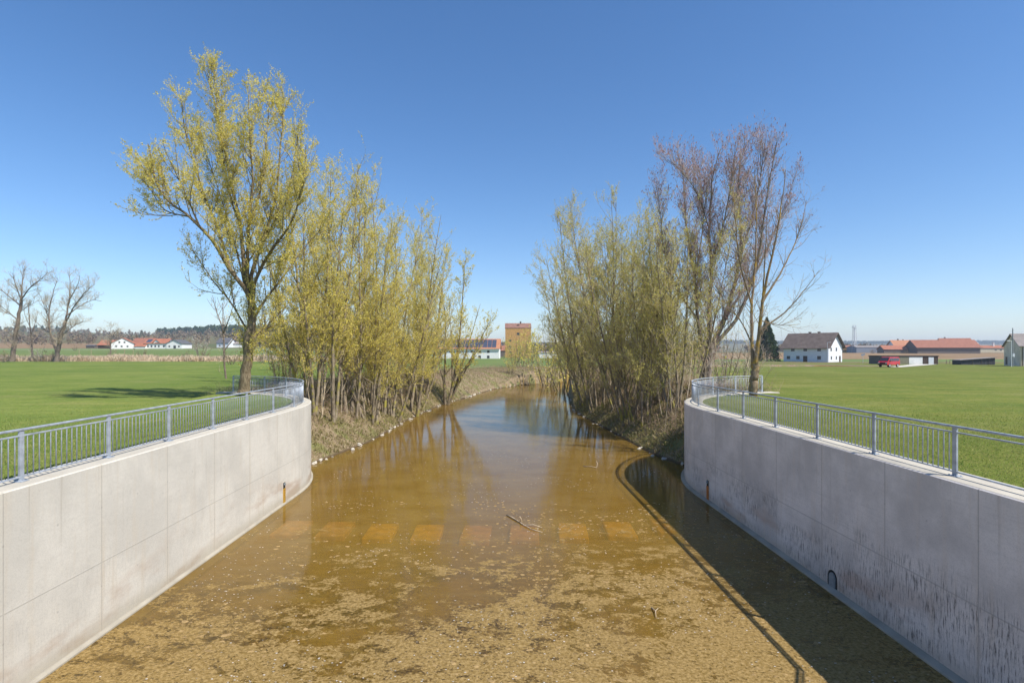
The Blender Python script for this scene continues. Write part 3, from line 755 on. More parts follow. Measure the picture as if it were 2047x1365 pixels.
# --- the great willow by the left railing
Yw = 33.2; zb = 3.85
loc, st = px_stems(487, Yw, zb, [
    ([(487,786),(492,740),(498,690),(503,630),(503,590)], .36, .22),
    ([(502,612),(495,586,-.3),(461,541,-.8),(426,483,-1.5),(377,433,-2.2),(328,394,-2.6),(308,348,-2.8),(296,288,-2.8)], 0.158, .025),
    ([(500,600),(490,561,.2),(482,458,.9),(465,380,1.4),(446,286,1.8),(415,148,2.0)], 0.158, .02),
    ([(503,595),(495,561),(497,458,-.6),(505,365,-1.1),(500,286,-1.4),(497,190,-1.5)], 0.144, .02),
    ([(504,600),(502,556,.4),(520,497,1.2),(549,404,1.9),(562,286,2.1),(568,192,2.3)], 0.144, .02),
    ([(505,600),(512,556,-.4),(544,497,-1.3),(583,443,-2),(605,365,-2.4),(612,290,-2.6)], 0.122, .02),
    ([(505,640),(530,600,.3),(564,556,.9),(607,497,1.5),(640,460,1.7)], 0.094, .02),
    ([(500,672),(465,610,.3),(426,561,.8),(385,500,1.1)], 0.072, .015),
    ([(503,680),(530,655,.9),(575,610,1.9)], 0.065, .015),
    ([(461,541,-.8),(440,470,-.2),(405,380,.4),(372,270,.6),(362,195,.4)], 0.094, .02),
    ([(377,433,-2.2),(330,420,-2.0),(300,378,-1.6),(285,360,-1.4)], 0.043, .015),
    ([(400,455,-1.9),(365,375,-2.4),(330,300,-2.6),(325,280,-2.8)], 0.058, .015),
    ([(482,458,.9),(455,370,1.6),(435,230,2.0),(432,170,2)], 0.072, .015),
    ([(497,458,-.6),(525,360,-.2),(535,240,.2),(540,190,.2)], 0.072, .015),
    ([(520,497,1.2),(570,400,.4),(592,300,-.2),(598,235,-.4)], 0.065, .015),
    ([(490,575),(462,460,3.),(420,330,3.4),(392,250,3.6)], 0.072, .015),
], 1)
W_LV = [dict(n=2.3, t0=.15, ang=(20, 48), len=(1.6, 3.7), taper=.5, r=.036, k=7, up=.36, nz=.10),
        dict(n=3.8, t0=.1, ang=(22, 48), len=(.7, 1.7), taper=.4, r=.013, k=5, up=.3, nz=.14),
        dict(n=4.6, t0=.05, ang=(25, 60), len=(.25, .7), taper=.3, r=.007, k=3, up=.15, nz=.16)]
ms = tree_meshes('great_willow', st, W_LV, [dict(n=15., s=.026, lev=-1, m=1, spread=.035), dict(n=14., s=.026, lev=-2, m=1, spread=.04), dict(n=16, s=.028, lev=0, t0=.2, spread=.10)], 11)
plant('willow_tree', ms, [MAT['bark_wy']], [MAT['twig_w'], MAT['leaf_w']], loc, 'tallest yellow-green willow with long left-leaning limb inside the left railing loop', 'tree')

# --- poplar and its neighbour behind the right railing
Yp_ = 41.5; zb = gz((1412-VX)*Yp_/F_PX, Yp_)-.05
loc, st = px_stems(1412, Yp_, zb, [
    ([(1411,772),(1413,740),(1417,712),(1418,690)], .40, .34),
    ([(1415,705),(1406,690),(1394,636,.3),(1389,559,.6),(1373,456,1.1),(1366,369,1.5),(1362,318,1.7)], .17, .02),
    ([(1418,700),(1418,610),(1422,533,-.4),(1417,456,-.9),(1425,354,-1.2),(1440,298,-1.4)], .22, .02),
    ([(1420,700),(1450,631,.4),(1479,518,.8),(1478,405,1.2),(1478,328,1.6),(1500,275,1.8)], .22, .02),
    ([(1422,695),(1476,631,-.6),(1513,528,-1.4),(1530,415,-2),(1552,285,-2.4)], .17, .02),
    ([(1450,631,.4),(1510,545,1.5),(1558,440,2.2),(1585,365,2.6)], .11, .015),
    ([(1394,636,.3),(1355,580,.2),(1330,510,0),(1320,430,-.2),(1312,375,-.3)], .07, .015),
    ([(1422,533,-.4),(1448,440,-1.8),(1465,350,-2.4),(1468,305,-2.6)], .09, .015),
    ([(1389,559,.6),(1405,450,1.8),(1400,360,2.3),(1398,335,2.5)], .08, .015),
    ([(1479,518,.8),(1508,420,.3),(1525,320,0),(1530,280,0)], .09, .015),
    ([(1417,456,-.9),(1390,380,-1.5),(1340,320,-1.6)], .05, .015),
], 2)
P_LV = [dict(n=4.1, t0=.08, ang=(18, 44), len=(1.4, 4.0), taper=.5, r=.03, k=7, up=.6, nz=.08),
        dict(n=3.4, t0=.1, ang=(25, 50), len=(.6, 1.8), taper=.4, r=.013, k=5, up=.35, nz=.10),
        dict(n=4.4, t0=.1, ang=(25, 60), len=(.25, .75), taper=.3, r=.008, k=3, up=.3, nz=.12)]
ms = tree_meshes('poplar', st, P_LV, [dict(n=3.2, s=.022, lev=-1, m=1, spread=.03, asp=2.8, t0=.6, hang=True), dict(n=1., s=.03, lev=-2, m=1, asp=2.6, t0=.5, hang=True)], 12)
plant('poplar_tree', ms, [MAT['bark_p']], [MAT['twig_p'], MAT['leaf_c']], loc, 'tallest tree on the right, a poplar dotted with red-brown catkins', 'tree')
Yo = 32.6; zb = 3.88
loc, st = px_stems(1505, Yo, zb, [
    ([(1504,800),(1506,760),(1509,742),(1508,722)], .27, .22),
    ([(1507,738),(1503,687,.2),(1503,610,.6),(1510,520,.9),(1512,430,1.0),(1508,350,1.)], .12, .015),
    ([(1509,735),(1519,661,-.3),(1525,595,-.6),(1545,508,-1),(1562,410,-1.2),(1570,340,-1.3)], .14, .015),
    ([(1519,661,-.3),(1573,620,-.6),(1612,575,-.8),(1638,540,-.9)], .06, .01),
    ([(1503,687,.2),(1480,640,.8),(1450,605,1.2),(1432,570,1.4)], .05, .01),
    ([(1524,605,-.6),(1570,528,-.2),(1600,455,.2),(1612,400,.4)], .07, .01),
    ([(1503,610,.6),(1478,520,.2),(1470,440,0),(1465,380,0)], .07, .01),
    ([(1519,640,-.3),(1560,650,-1),(1600,648,-1.4)], .035, .008),
    ([(1525,595,-.6),(1530,500,-1.8),(1535,420,-2.2)], .06, .01),
], 3)
ms = tree_meshes('lichen_tree', st, [dict(n=2.6, t0=.15, ang=(25, 50), len=(1.2, 2.8), taper=.5, r=.024, k=7, up=.35, nz=.10),
        dict(n=3.2, t0=.1, ang=(28, 60), len=(.5, 1.3), taper=.4, r=.010, k=5, up=.2, nz=.13),
        dict(n=3., t0=.1, ang=(30, 60), len=(.2, .5), taper=.3, r=.007, k=4, up=.2, nz=.14)],
        [dict(n=1.6, s=.020, lev=-1, m=1, spread=.02, asp=2.2, t0=.5)], 13)
plant('young_tree', ms, [MAT['bark_o']], [MAT['twig_p'], MAT['leaf_c']], loc, 'leafless tree with orange lichen on its forked trunk, standing inside the right railing loop', 'tree')

# --- many-stemmed willows: prototypes 17 m high
def clump_stems(seed, n, Ht, lean, base_r, r0):
    rg = np.random.default_rng(seed); out = []
    for i in range(n):
        a = 2*PI*i/n+rg.uniform(-.5, .5); b = rg.uniform(.1, 1)*base_r; h = Ht*(1 if i == 0 else rg.uniform(.62, .98)); l = R_(rg.uniform(.3, 1)*lean)
        dx, dy = math.cos(a), math.sin(a); pts = []
        for t in np.linspace(0, 1, 6):
            rad = b+h*math.tan(l)*(t**.8); w = .03*h*math.sin(t*5+seed+i)
            pts.append((dx*rad-dy*w*.5, dy*rad+dx*w*.5, -.3+h*t))
        rr = r0*rg.uniform(.6, 1.1)
        out.append((pts, rr, .012))
    return out
def C_LV(d=1.):
    return [dict(n=2.0*d, t0=.17, ang=(26, 52), len=(1.8, 5.4), taper=.62, r=.034, k=8, up=.30, nz=.11),
            dict(n=3.1, t0=.1, ang=(22, 50), len=(.6, 1.7), taper=.4, r=.011, k=5, up=.3, nz=.13),
            dict(n=4.2, t0=.1, ang=(25, 60), len=(.25, .65), taper=.3, r=.007, k=3, up=.2, nz=.14)]
protoW = []
for i, (n, lean) in enumerate([(4, 12), (5, 15), (3, 9), (5, 18)]):
    ms = tree_meshes('willow_clump_%d' % i, clump_stems(30+i, n, 17, lean, .7, .15), C_LV(), [dict(n=12., s=.027, lev=-1, m=1, spread=.03), dict(n=9, s=.027, lev=-2, m=1, spread=.04), dict(n=6, s=.027, lev=0, t0=.25, spread=.12)], 40+i)
    protoW.append(ms)
protoO = []
for i, (n, lean) in enumerate([(6, 13), (5, 10), (7, 17)]):
    ms = tree_meshes('olive_clump_%d' % i, clump_stems(60+i, n, 16, lean, .9, .11), C_LV(1.1), [dict(n=10., s=.026, lev=-1, m=1, spread=.04), dict(n=8, s=.026, lev=-2, m=1, spread=.04)], 70+i)
    protoO.append(ms)
def put(proto, kind, px, Y, ytop, Ht, label, mt, mc, rz, name='willow_tree', group=None, lean=(0, 0), xoff=None):
    x = (px-VX)*Y/F_PX; z = gz(x, Y); ztop = H-(ytop-VY)*Y/F_PX
    r = plant(name, proto[kind], mt, mc, (x, Y, z-.05), label, 'tree', group, rz, (ztop-z)/Ht)
    r.rotation_euler = (lean[1], lean[0], rz) if False else (0, 0, rz)
    if lean != (0, 0):
        r.rotation_euler = (Matrix.Rotation(R_(lean[0]), 3, 'Y') @ Matrix.Rotation(rz, 3, 'Z')).to_euler()
    return r
GW = 'yellow-green willows along the left bank'; GO = 'olive-green willows along the right bank'
wm, wc = [MAT['bark_w']], [MAT['twig_w'], MAT['leaf_w']]; oc = [MAT['twig_g'], MAT['leaf_o']]
for a in [
    (0, 622, 38.5, 330, 'yellow-green willow directly behind the curved end of the left wall', .3, (-1, 0)),
    (2, 660, 39.0, 300, 'yellow-green willow whose thick stem meets the bank just right of the left wall', 1.2, (0, 0)),
    (1, 700, 52, 372, 'yellow-green willow on the bank crest between the wall-end willow and the leaning stems', 2.2, (0, 0)),
    (3, 738, 44.5, 395, 'yellow-green willow with several bare stems halfway along the left bank', 4.0, (0, 0)),
    (0, 752, 48.5, 358, 'tall thin-topped willow behind the bare stems halfway along the left bank', 5.0, (0, 0)),
    (1, 782, 50, 405, 'willow with stems leaning right, at the waterline of the left bank', .9, (3, 0)),
    (2, 818, 56, 415, 'slim willow with sparse top next to the right-leaning stems', 3.4, (2, 0)),
    (3, 838, 60, 470, 'lower rounded willow near the right end of the dense left group, second to last', 1.9, (1, 0)),
    (2, 704, 42.5, 350, 'slender willow on the left bank, first one right of the thick stem near the wall', 5.6, (1, 0)),
    (0, 846, 66, 452, 'last willow of the dense left group, before the gap to the lone willow', 2.5, (0, 0)),
    (0, 640, 57, 430, 'willow at the back of the left group seen behind the great willow', 2.9, (0, 0)),
    (1, 580, 50, 455, 'willow on the meadow edge behind the great willow trunk', .2, (0, 0)),
]:
    put(protoW, a[0], a[1], a[2], a[3], 17, a[4], wm, wc, a[5], group=GW, lean=a[6])
# lone leaning willow farther along the left bank
ms = tree_meshes('lone_willow', [([(0,0,-.3),(.6,0,2),(1.2,.2,6),(1.6,.2,11),(1.9,.1,15)], .2, .015), ([(0,.2,-.3),(.9,.3,2),(2.1,.5,6),(3.4,.9,10.5)], .15, .012), ([(-.2,0,-.3),(-.2,-.2,3),(-.1,-.3,8),(-.6,0,13.5)], .16, .012),
     ([(.1,0,0),(1.6,-.3,3),(3.6,-.6,7),(4.6,-.8,9)], .12, .012), ([(.6,0,2),(2.6,.3,5),(4.6,.4,7.6)], .08, .01), ([(0,0,1),(-1,.4,5),(-1.8,.4,9)], .07, .01), ([(.5,.3,1.5),(.6,-.9,6),(.3,-1.3,11)], .09, .01)],
     [dict(n=1.6, t0=.2, ang=(22, 48), len=(1.4, 3.8), taper=.6, r=.028, k=7, up=.34, nz=.11), dict(n=2.6, t0=.1, ang=(22, 50), len=(.6, 1.5), taper=.4, r=.012, k=4, up=.3, nz=.13), dict(n=3., t0=.1, ang=(25, 60), len=(.3, .7), taper=.3, r=.009, k=3, up=.2, nz=.14)], [dict(n=9, s=.042, lev=-1, m=1), dict(n=5., s=.042, lev=-2, m=1)], 91)
put([ms], 0, 893, 68.3, 517, 15, 'lone willow with stems fanning out at the water edge, left of the far barn', wm, wc, 0)
for a in [
    (0, 1352, 39.5, 385, 'slim willow with mossy stems next to the end of the right wall', .4, (0, 0)),
    (1, 1288, 41.5, 455, 'willow with many bare stems at the bank just left of the right wall', 1.4, (0, 0)),
    (2, 1262, 44, 420, 'olive-green willow with crowded thin stems midway along the right bank', 2.6, (0, 0)),
    (0, 1243, 50, 398, 'tallest olive-green willow of the right group, round top', 3.9, (0, 0)),
    (1, 1198, 54, 415, 'olive-green willow with a broad top left of the tallest of the right group', 5.2, (-1, 0)),
    (2, 1175, 60, 450, 'olive-green willow at the left edge of the right group, leaning over the water', .8, (-4, 0)),
    (1, 1150, 70, 520, 'low olive-green willow at the river bend, lowest of the right group', 2.2, (-3, 0)),
    (0, 1310, 55, 430, 'willow at the back of the right group, behind the bare stems', 3.0, (0, 0)),
    (2, 1370, 56, 560, 'low willow behind the poplar trunk', 1.0, (0, 0)),
]:
    put(protoO, a[0], a[1], a[2], a[3], 16, a[4], wm, oc, a[5], group=GO, lean=a[6])
# bushy willows at the river bend
bush = tree_meshes('bush', clump_stems(77, 9, 6, 32, .5, .06), [dict(n=2.2, t0=.1, ang=(20, 55), len=(1., 2.4), taper=.4, r=.02, k=6, up=.1, nz=.14), dict(n=2.6, t0=.1, ang=(25, 60), len=(.5, 1.1), taper=.3, r=.009, k=4, up=.1, nz=.15)],
     [dict(n=3.4, s=.055, lev=-1, m=1), dict(n=1., s=.05, lev=-2, m=1)], 78)
for px, Y, yt, lab, mc in [
    (1040, 122, 656, 'larger yellow willow bush covering the lower half of the brick tower house', wc), (1058, 126, 662, 'yellow willow bush at the right corner of the brick tower house', wc), (1028, 130, 676, 'small yellow willow bush at the left corner of the brick tower house', wc), (1095, 104, 650, 'drooping willow bush over the water right of the brick tower house', oc),
    (1020, 108, 705, 'low bush on the bank below the brick tower house', oc), (1120, 92, 640, 'willow bush hanging over the river bend', oc),
    (1392, 70, 640, 'bush seen left of the poplar trunk', oc), (560, 46, 690, 'bush behind the far bend of the left railing', wc), (600, 42, 700, 'bush beside the curved end of the left wall', wc),
    (690, 60, 640, 'dense bush at the foot of the left willows', wc), (1235, 62, 650, 'dense bush at the foot of the right willows', oc), (1330, 50, 700, 'bush close behind the stems near the right wall', oc)]:
    put([bush], 0, px, Y, yt, 6, lab, wm, mc, px*.7, 'willow_bush')
blos = tree_meshes('blossom', clump_stems(97, 7, 5.4, 30, .4, .06), [dict(n=2.2, t0=.15, ang=(20, 55), len=(.9, 2.0), taper=.4, r=.02, k=6, up=.15, nz=.14), dict(n=2.6, t0=.1, ang=(25, 60), len=(.4, 1.), taper=.3, r=.009, k=4, up=.1, nz=.15)],
     [dict(n=5.5, s=.045, lev=-1, m=1, asp=1.1), dict(n=1.5, s=.045, lev=-2, m=1, asp=1.1)], 98)
for px, Y, yt, lab in [(1448, 52, 652, 'white-blossoming bush behind the right railing, beside the poplar trunk'), (1482, 55, 690, 'low white-blossoming bush left of the lichen-covered trunk'), (400, 185, 660, 'large white-blossoming tree between the far white house and the great willow'),
        (548, 88, 678, 'white-blossoming bush on the meadow behind the left railing end'), (74, 148, 686, 'white-blossoming bush between the two bare trees at the far left')]:
    put([blos], 0, px, Y, yt, 5.4, lab, [MAT['bark_g']], [MAT['twig_g'], MAT['leaf_b']], px*.3, 'blossom_bush')

# --- bare trees on the far left
BLV = [dict(n=1.1, t0=.2, ang=(25, 55), len=(2.5, 6.), taper=.5, r=.09, k=7, up=.25, nz=.13), dict(n=2., t0=.1, ang=(28, 60), len=(1., 2.8), taper=.4, r=.035, k=5, up=.15, nz=.15), dict(n=3.4, t0=.1, ang=(28, 60), len=(.5, 1.4), taper=.3, r=.016, k=4, up=.1, nz=.15)]
def bare(px, Y, zb, limbs, seed, label, lv=BLV):
    X0 = (px-VX)*Y/F_PX; zb = gz(X0, Y)-.1
    loc, st = px_stems(px, Y, zb, limbs, seed)
    ms = tree_meshes('bare_tree', st, lv, None, seed, minr=.014)
    plant('bare_tree', ms, [MAT['bark_g']], [MAT['twig_g']], loc, label, 'tree', 'bare trees at the edge of the left meadow')
bare(26, 148, 0, [([(24,722),(28,690),(34,655),(42,600)], .62, .34), ([(42,602),(45,560,1),(50,532,2)], .28, .04), ([(42,600),(60,575,-2),(85,555,-3),(95,545,-3)], .22, .04), ([(40,610),(15,590,2),(-10,570,3)], .2, .04),
    ([(36,640),(12,620,-2),(-8,605,-3)], .18, .04), ([(38,625),(60,610,2),(78,600,3)], .12, .04), ([(42,600),(30,565,-2),(25,545,-2)], .18, .04)], 201, 'leftmost bare spreading tree beyond the left meadow')
bare(113, 146, 0, [([(113,724),(116,700),(121,675),(130,645)], .62, .36), ([(130,645),(138,600,1),(140,565,2),(138,545,2)], .28, .04), ([(130,648),(150,610,-2),(170,585,-3),(190,568,-3)], .24, .04), ([(134,630),(160,612,2),(185,600,3),(203,602,3)], .18, .04),
    ([(114,705),(100,665,1),(98,625,1),(105,590,1),(115,555,1)], .32, .04), ([(99,640,1),(88,610,2),(80,590,2)], .15, .03), ([(122,672),(150,650,-2),(172,640,-3)], .14, .03), ([(138,600,1),(155,570,-1),(160,550,-2)], .18, .03), ([(100,665,1),(82,652,2),(68,640,2)], .10, .03)], 202, 'broad bare tree with pale lower trunk, second at the far left')
bare(65, 152, 0, [([(65,722),(63,680),(60,650),(56,605)], .30, .06), ([(62,670),(72,640,1),(76,620,1)], .12, .03), ([(61,655),(50,630,-1),(48,612,-1)], .10, .03)], 203, 'slender bare tree between the two broad ones at the far left',
     [dict(n=.9, t0=.2, ang=(25, 50), len=(1.5, 3.2), taper=.5, r=.05, k=6, up=.25, nz=.13), dict(n=1.4, t0=.1, ang=(28, 60), len=(.7, 1.7), taper=.4, r=.022, k=5, up=.15, nz=.15)])
bare(221, 235, 0, [([(221,716),(221,690),(220,672)], .3, .2), ([(220,680),(212,664,1),(208,655,1)], .14, .03), ([(221,680),(230,664,-1),(236,657,-1)], .14, .03), ([(220,674),(221,655,0)], .14, .03)], 204, 'round bare tree in front of the red-roofed barns')
bare(448, 62, 0, [([(453,764),(449,735),(448,690),(445,650)], .12, .07), ([(445,655),(432,620,1),(425,590,1)], .08, .02), ([(447,665),(462,625,-1),(468,600,-1)], .08, .02), ([(446,650),(445,605,1)], .08, .02), ([(449,700),(470,670),(480,640)], .07, .02)], 205, 'small bare tree just left of the great willow trunk',
     [dict(n=1.6, t0=.1, ang=(25, 55), len=(1., 2.4), taper=.5, r=.035, k=6, up=.2, nz=.13), dict(n=2.2, t0=.1, ang=(28, 60), len=(.5, 1.2), taper=.4, r=.014, k=4, up=.1, nz=.15)])
# shrubs along the reeds and the far meadow edges
shr = tree_meshes('shrub', clump_stems(177, 9, 4, 35, .5, .05), [dict(n=2.4, t0=.1, ang=(20, 55), len=(.8, 1.8), taper=.4, r=.03, k=5, up=.1, nz=.14), dict(n=2.6, t0=.1, ang=(25, 60), len=(.4, .9), taper=.3, r=.016, k=4, up=.1, nz=.15)], [dict(n=2.2, s=.07, lev=-1, m=1)], 178, minr=.012)
for px, Y, yt, lab, mm in [(8, 142, 697, 'green shrub at the left edge of the picture below the bare trees', 'leaf_g'), (45, 158, 708, 'brownish shrub at the foot of the leftmost bare trees', 'twig_b'), (98, 152, 700, 'shrub at the foot of the pale-trunked bare tree', 'twig_g'),
        (282, 175, 696, 'wide rust-brown shrub in the reeds below the red-roofed house', 'twig_b'), (225, 170, 700, 'olive shrub in the reeds below the big white gable', 'leaf_g'), (372, 170, 700, 'dark thin shrub in the reeds below the grey-roofed white house', 'twig_g'),
        (410, 172, 698, 'grey shrub in the reeds left of the great willow', 'twig_g'), (462, 120, 700, 'shrub at the reed edge behind the great willow trunk', 'twig_b'), (525, 130, 700, 'shrub at the meadow edge right of the great willow trunk', 'leaf_g'),
        (1745, 388, 696, 'bare grey tree by the blue-grey hall', 'twig_g'), (1787, 385, 698, 'green hedge bush in front of the low red-roofed barn', 'leaf_g'), (1812, 383, 699, 'smaller green bush left of the long barn', 'leaf_g'), (1500, 205, 690, 'brown bush beside the spruce', 'twig_b'), (150, 300, 690, 'brown tree on the slope beyond the bare trees', 'twig_b')]:
    put([shr], 0, px, Y, yt, 4, lab, [MAT['bark_g']], [MAT['twig_b'] if mm != 'twig_g' else MAT['twig_g'], MAT[mm] if mm.startswith('leaf') else MAT['twig_g']], px*.37, 'shrub')

# --- spruce
def spruce_mesh(Ht, rad, seed, n=15000):
    rg = np.random.default_rng(seed)
    t = rg.random(n)**.75; ph = rg.uniform(0, 2*PI, n); tier = np.sin(t*46+ph*1.0)*.10
    env = rad*(1-t)**.85*(1+tier+.14*np.sin(ph*5+t*9)+rg.normal(size=n)*.05); rr = env*np.sqrt(rg.uniform(.25, 1, n))
    C = np.stack([np.cos(ph)*rr, np.sin(ph)*rr, .5+t*(Ht-.5)-rr*.22], 1)
    out = np.stack([np.cos(ph), np.sin(ph), np.full(n, -.35)], 1)+rg.normal(size=(n, 3))*.3; out = norm(out)
    b = norm(np.cross(out, rg.normal(size=(n, 3)))); s = rg.uniform(.14, .34, n)[:, None]
    V = np.stack([C-out*s, C+b*s*.4, C+out*s, C-b*s*.4], 1).reshape(-1, 3)
    cm = np_mesh('spruce_crown', V, np.arange(4*n).reshape(-1, 4))
    m = MB(); m.tube([(0, 0, -.3), (0, 0, Ht*.5), (0, 0, Ht*.97)], [.28, .16, .02], 8)
    return m.mesh('spruce_trunk', True), cm
sp = spruce_mesh(14, 4.2, 5)
Ysp = 205
for px, yt, lab, s_ in [(1533, 634, 'dark spruce left of the white farmhouse', 1.)]:
    x = (px-VX)*Ysp/F_PX; z = gz(x, Ysp); plant('spruce_tree', sp, [MAT['bark_g']], [MAT['leaf_n']], (x, Ysp, z), lab, 'tree', None, 0, (H-(yt-VY)*Ysp/F_PX-z)/14)
x = (283-VX)*760/F_PX; z = gz(x, 760); plant('spruce_tree', spruce_mesh(14, 5.2, 6, 1500), [MAT['bark_g']], [MAT['leaf_n']], (x, 760, z), 'single dark conifer on the ridge above the red-roofed houses', 'tree', None, 0, (H-(660-VY)*760/F_PX-z)/14)

# ------------------------------------------------------------------ far woods (uncountable)
def far_wood(name, boxes, mat, label, hgt, seed):
    rg = np.random.default_rng(seed); C = []; Hh = []
    for r0, r1, y0, y1, n in boxes:
        yy = rg.uniform(y0, y1, n); xx = rg.uniform(r0, r1, n)*yy; C.append(np.stack([xx, yy], 1)); Hh.append(rg.uniform(*hgt, n))
    C = np.concatenate(C); Hh = np.concatenate(Hh); n = len(C); z = ground_h(C[:, 0], C[:, 1])[0]
    k = 44; q = rg.normal(size=(n, k, 3)); q = norm(q)*rg.random((n, k, 1))**.4
    q[:, :, 2] = (q[:, :, 2]*.5+.55); tap = 1-.55*np.clip(q[:, :, 2:3], 0, 1)
    P = np.stack([C[:, 0:1]+q[:, :, 0]*Hh[:, None]*.42*tap[:, :, 0], C[:, 1:2]+q[:, :, 1]*Hh[:, None]*.42*tap[:, :, 0], z[:, None]+q[:, :, 2]*Hh[:, None]], 2).reshape(-1, 3)
    m = len(P); a = norm(rg.normal(size=(m, 3))); b = norm(np.cross(a, rg.normal(size=(m, 3)))); s = (np.repeat(Hh, k)*rg.uniform(.06, .13, m))[:, None]
    V = np.stack([P-a*s, P+b*s, P+a*s, P-b*s], 1).reshape(-1, 3)
    tag(link(name, np_mesh(name, V, np.arange(4*m).reshape(-1, 4)), mat), label, 'woods', kind='stuff')
MAT['wood_b'] = m_leaf('bare_wood', [(.20, .15, .10), (.27, .20, .13), (.17, .15, .08)], .1)
far_wood('conifer_woods', [(-1.0, -.78, 1200, 1290, 130), (-.62, -.33, 1180, 1290, 520), (-.55, -.36, 1030, 1130, 260), (.1, 1.05, 2500, 2850, 3200), (-.33, .15, 2300, 2500, 1600)], MAT['leaf_n'], 'dark woods along the top of the far ridges', (10, 17), 301)
far_wood('bare_woods', [(-1.0, -.4, 540, 640, 130), (-1., -.4, 700, 1180, 520), (-.5, -.36, 640, 800, 60), (-.50, -.34, 440, 520, 110), (.45, .72, 600, 900, 350), (-.2, .4, 420, 800, 500), (-.4, -.2, 380, 500, 160)], MAT['wood_b'], 'brown leafless woods and hedges on the far slopes', (5, 11), 302)

# ------------------------------------------------------------------ grass, reeds, undergrowth (uncountable)
def blades(name, C, h, w, lean, mat, label, seed, cat='grass'):
    rg = np.random.default_rng(seed); n = len(C); a = rg.uniform(0, 2*PI, n)
    u = np.stack([np.cos(a), np.sin(a), np.zeros(n)], 1); l = rg.normal(size=(n, 3))*lean; l[:, 2] = 1; l = norm(l)
    hh = (h*rg.uniform(.5, 1.3, n))[:, None] if np.isscalar(h) else h[:, None]; ww = w*rg.uniform(.6, 1.3, n)[:, None]
    mid = C+l*hh*.55; tip = C+l*hh+np.stack([rg.normal(size=n), rg.normal(size=n), np.zeros(n)], 1)*hh*.22
    V = np.stack([C-u*ww, C+u*ww, tip+u*ww*.15, mid-u*ww*.8], 1).reshape(-1, 3)
    tag(link(name, np_mesh(name, V, np.arange(4*n).reshape(-1, 4)), mat), label, cat, kind='stuff')
def scatter(n, x0, x1, y0, y1, seed, cond):
    rg = np.random.default_rng(seed); x = rg.uniform(x0, x1, n); y = rg.uniform(y0, y1, n)
    z, bk, sd = ground_h(x, y); k = cond(x, y, z, bk, sd); return np.stack([x[k], y[k], z[k]-.01], 1)
G = []
def inl(x, y, z, bk, sd):
    P = np.stack([x, y], 1); rr = np.random.default_rng(len(x)).random(len(x))
    return (wall_in(P) > WT+.2) & (z > 3.2) & (bk < .3) & (rr > sstep(np.hypot(x, y), 15, 42)) & (rr**.5 > (np.abs(x)-WX)/18)
for s_, (n, lim, y0, y1) in enumerate([(90000, 24, 9, 24), (70000, 30, 24, 44)]):
    G.append(scatter(n, -lim, -WX, y0, y1, 400+s_, inl)); G.append(scatter(n, WX, lim, y0, y1, 410+s_, inl))
blades('meadow_grass', np.concatenate(G), .06, .009, .6, MAT['grass'], 'short green meadow grass behind both railings', 420)
Gb = []
for s_, (x0, x1, y0, y1, n) in enumerate([(-22, -4, 28, 75, 150000), (8, 22, 28, 75, 130000), (-12, 8, 75, 125, 40000), (8, 34, 75, 112, 26000)]):
    Gb.append(scatter(n, x0, x1, y0, y1, 430+s_, lambda x, y, z, bk, sd: (sd > .05) & (sd < 8) & (z > .03) & (vnoise(x, y, 1.3, 8)+np.random.default_rng(5).normal(size=len(x))*.5 > -.35) & ~((wall_in(np.stack([x, y], 1)) > 0) & (y < CY+RC) & (np.abs(x) < WX+RC))))
blades('bank_grass', np.concatenate(Gb), .26, .013, .55, MAT['grass_dry'], 'dry and green tufts of grass on the river banks', 440)
rg = np.random.default_rng(450)
xr = rg.uniform(-175, -20, 26000); yr = rg.uniform(150, 162, 26000); k = xr/yr < -.2; xr, yr = xr[k], yr[k]
dn = vnoise(xr, yr*.4, .35, 3)+rg.normal(size=len(xr))*.4 > -.25; xr, yr = xr[dn], yr[dn]
C = np.stack([xr, yr, ground_h(xr, yr)[0]], 1)
blades('reed_belt', C, np.abs(1.55+.6*vnoise(xr, yr, .2, 9))*rg.uniform(.5, 1.15, len(xr)), .05, .22, MAT['reed'], 'belt of tall straw-coloured reeds at the far edge of the left meadow', 451, 'reeds')
# brambles and dry brush on the banks: many arching thin stems
def brush(name, C, L, r, mat, label, seed, up=.3):
    rg = np.random.default_rng(seed); n = len(C); D = rg.normal(size=(n, 3))*.6; D[:, 2] = np.abs(D[:, 2])+.8
    ln = rg.uniform(.4, 1., n)*L; P = grow(C-np.array([[0, 0, .05]]), D, ln, 5, -up, .22, rg); Rr = np.maximum(r*(1-np.linspace(0, 1, 5)*.7), .003)[None, :].repeat(n, 0)
    v1, f1 = tubes(P, Rr, 3)
    S, D2, r2, t2, pl = spawn(P, Rr, 1.6, .2, .95, (30, 70), rg); P2 = grow(S, D2, rg.uniform(.2, .55, len(S))*L*.5, 3, 0, .2, rg)
    v2, f2 = tubes(P2, np.full((len(S), 3), max(r*.5, .003)), 3)
    V, F_, M = join([(v1, f1, 0), (v2, f2, 0)])
    tag(link(name, np_mesh(name, V, F_), mat), label, 'brush', kind='stuff')
bc = lambda lo, hi: (lambda x, y, z, bk, sd: (sd > lo) & (sd < hi) & (z > .25) & (vnoise(x, y, .9, 2)+np.random.default_rng(9).normal(size=len(x))*.45 > -.05) & ~((wall_in(np.stack([x, y], 1)) > -.3) & (y < CY+RC) & (np.abs(x) < WX+RC)))
Cb = np.concatenate([scatter(19000, -22, -5, 31, 80, 460, bc(1.6, 9)), scatter(17000, 9, 22, 31, 80, 461, bc(1.3, 9)), scatter(8000, -10, 10, 80, 125, 462, bc(2, 9)), scatter(3000, 10, 34, 80, 112, 463, bc(.5, 9))])
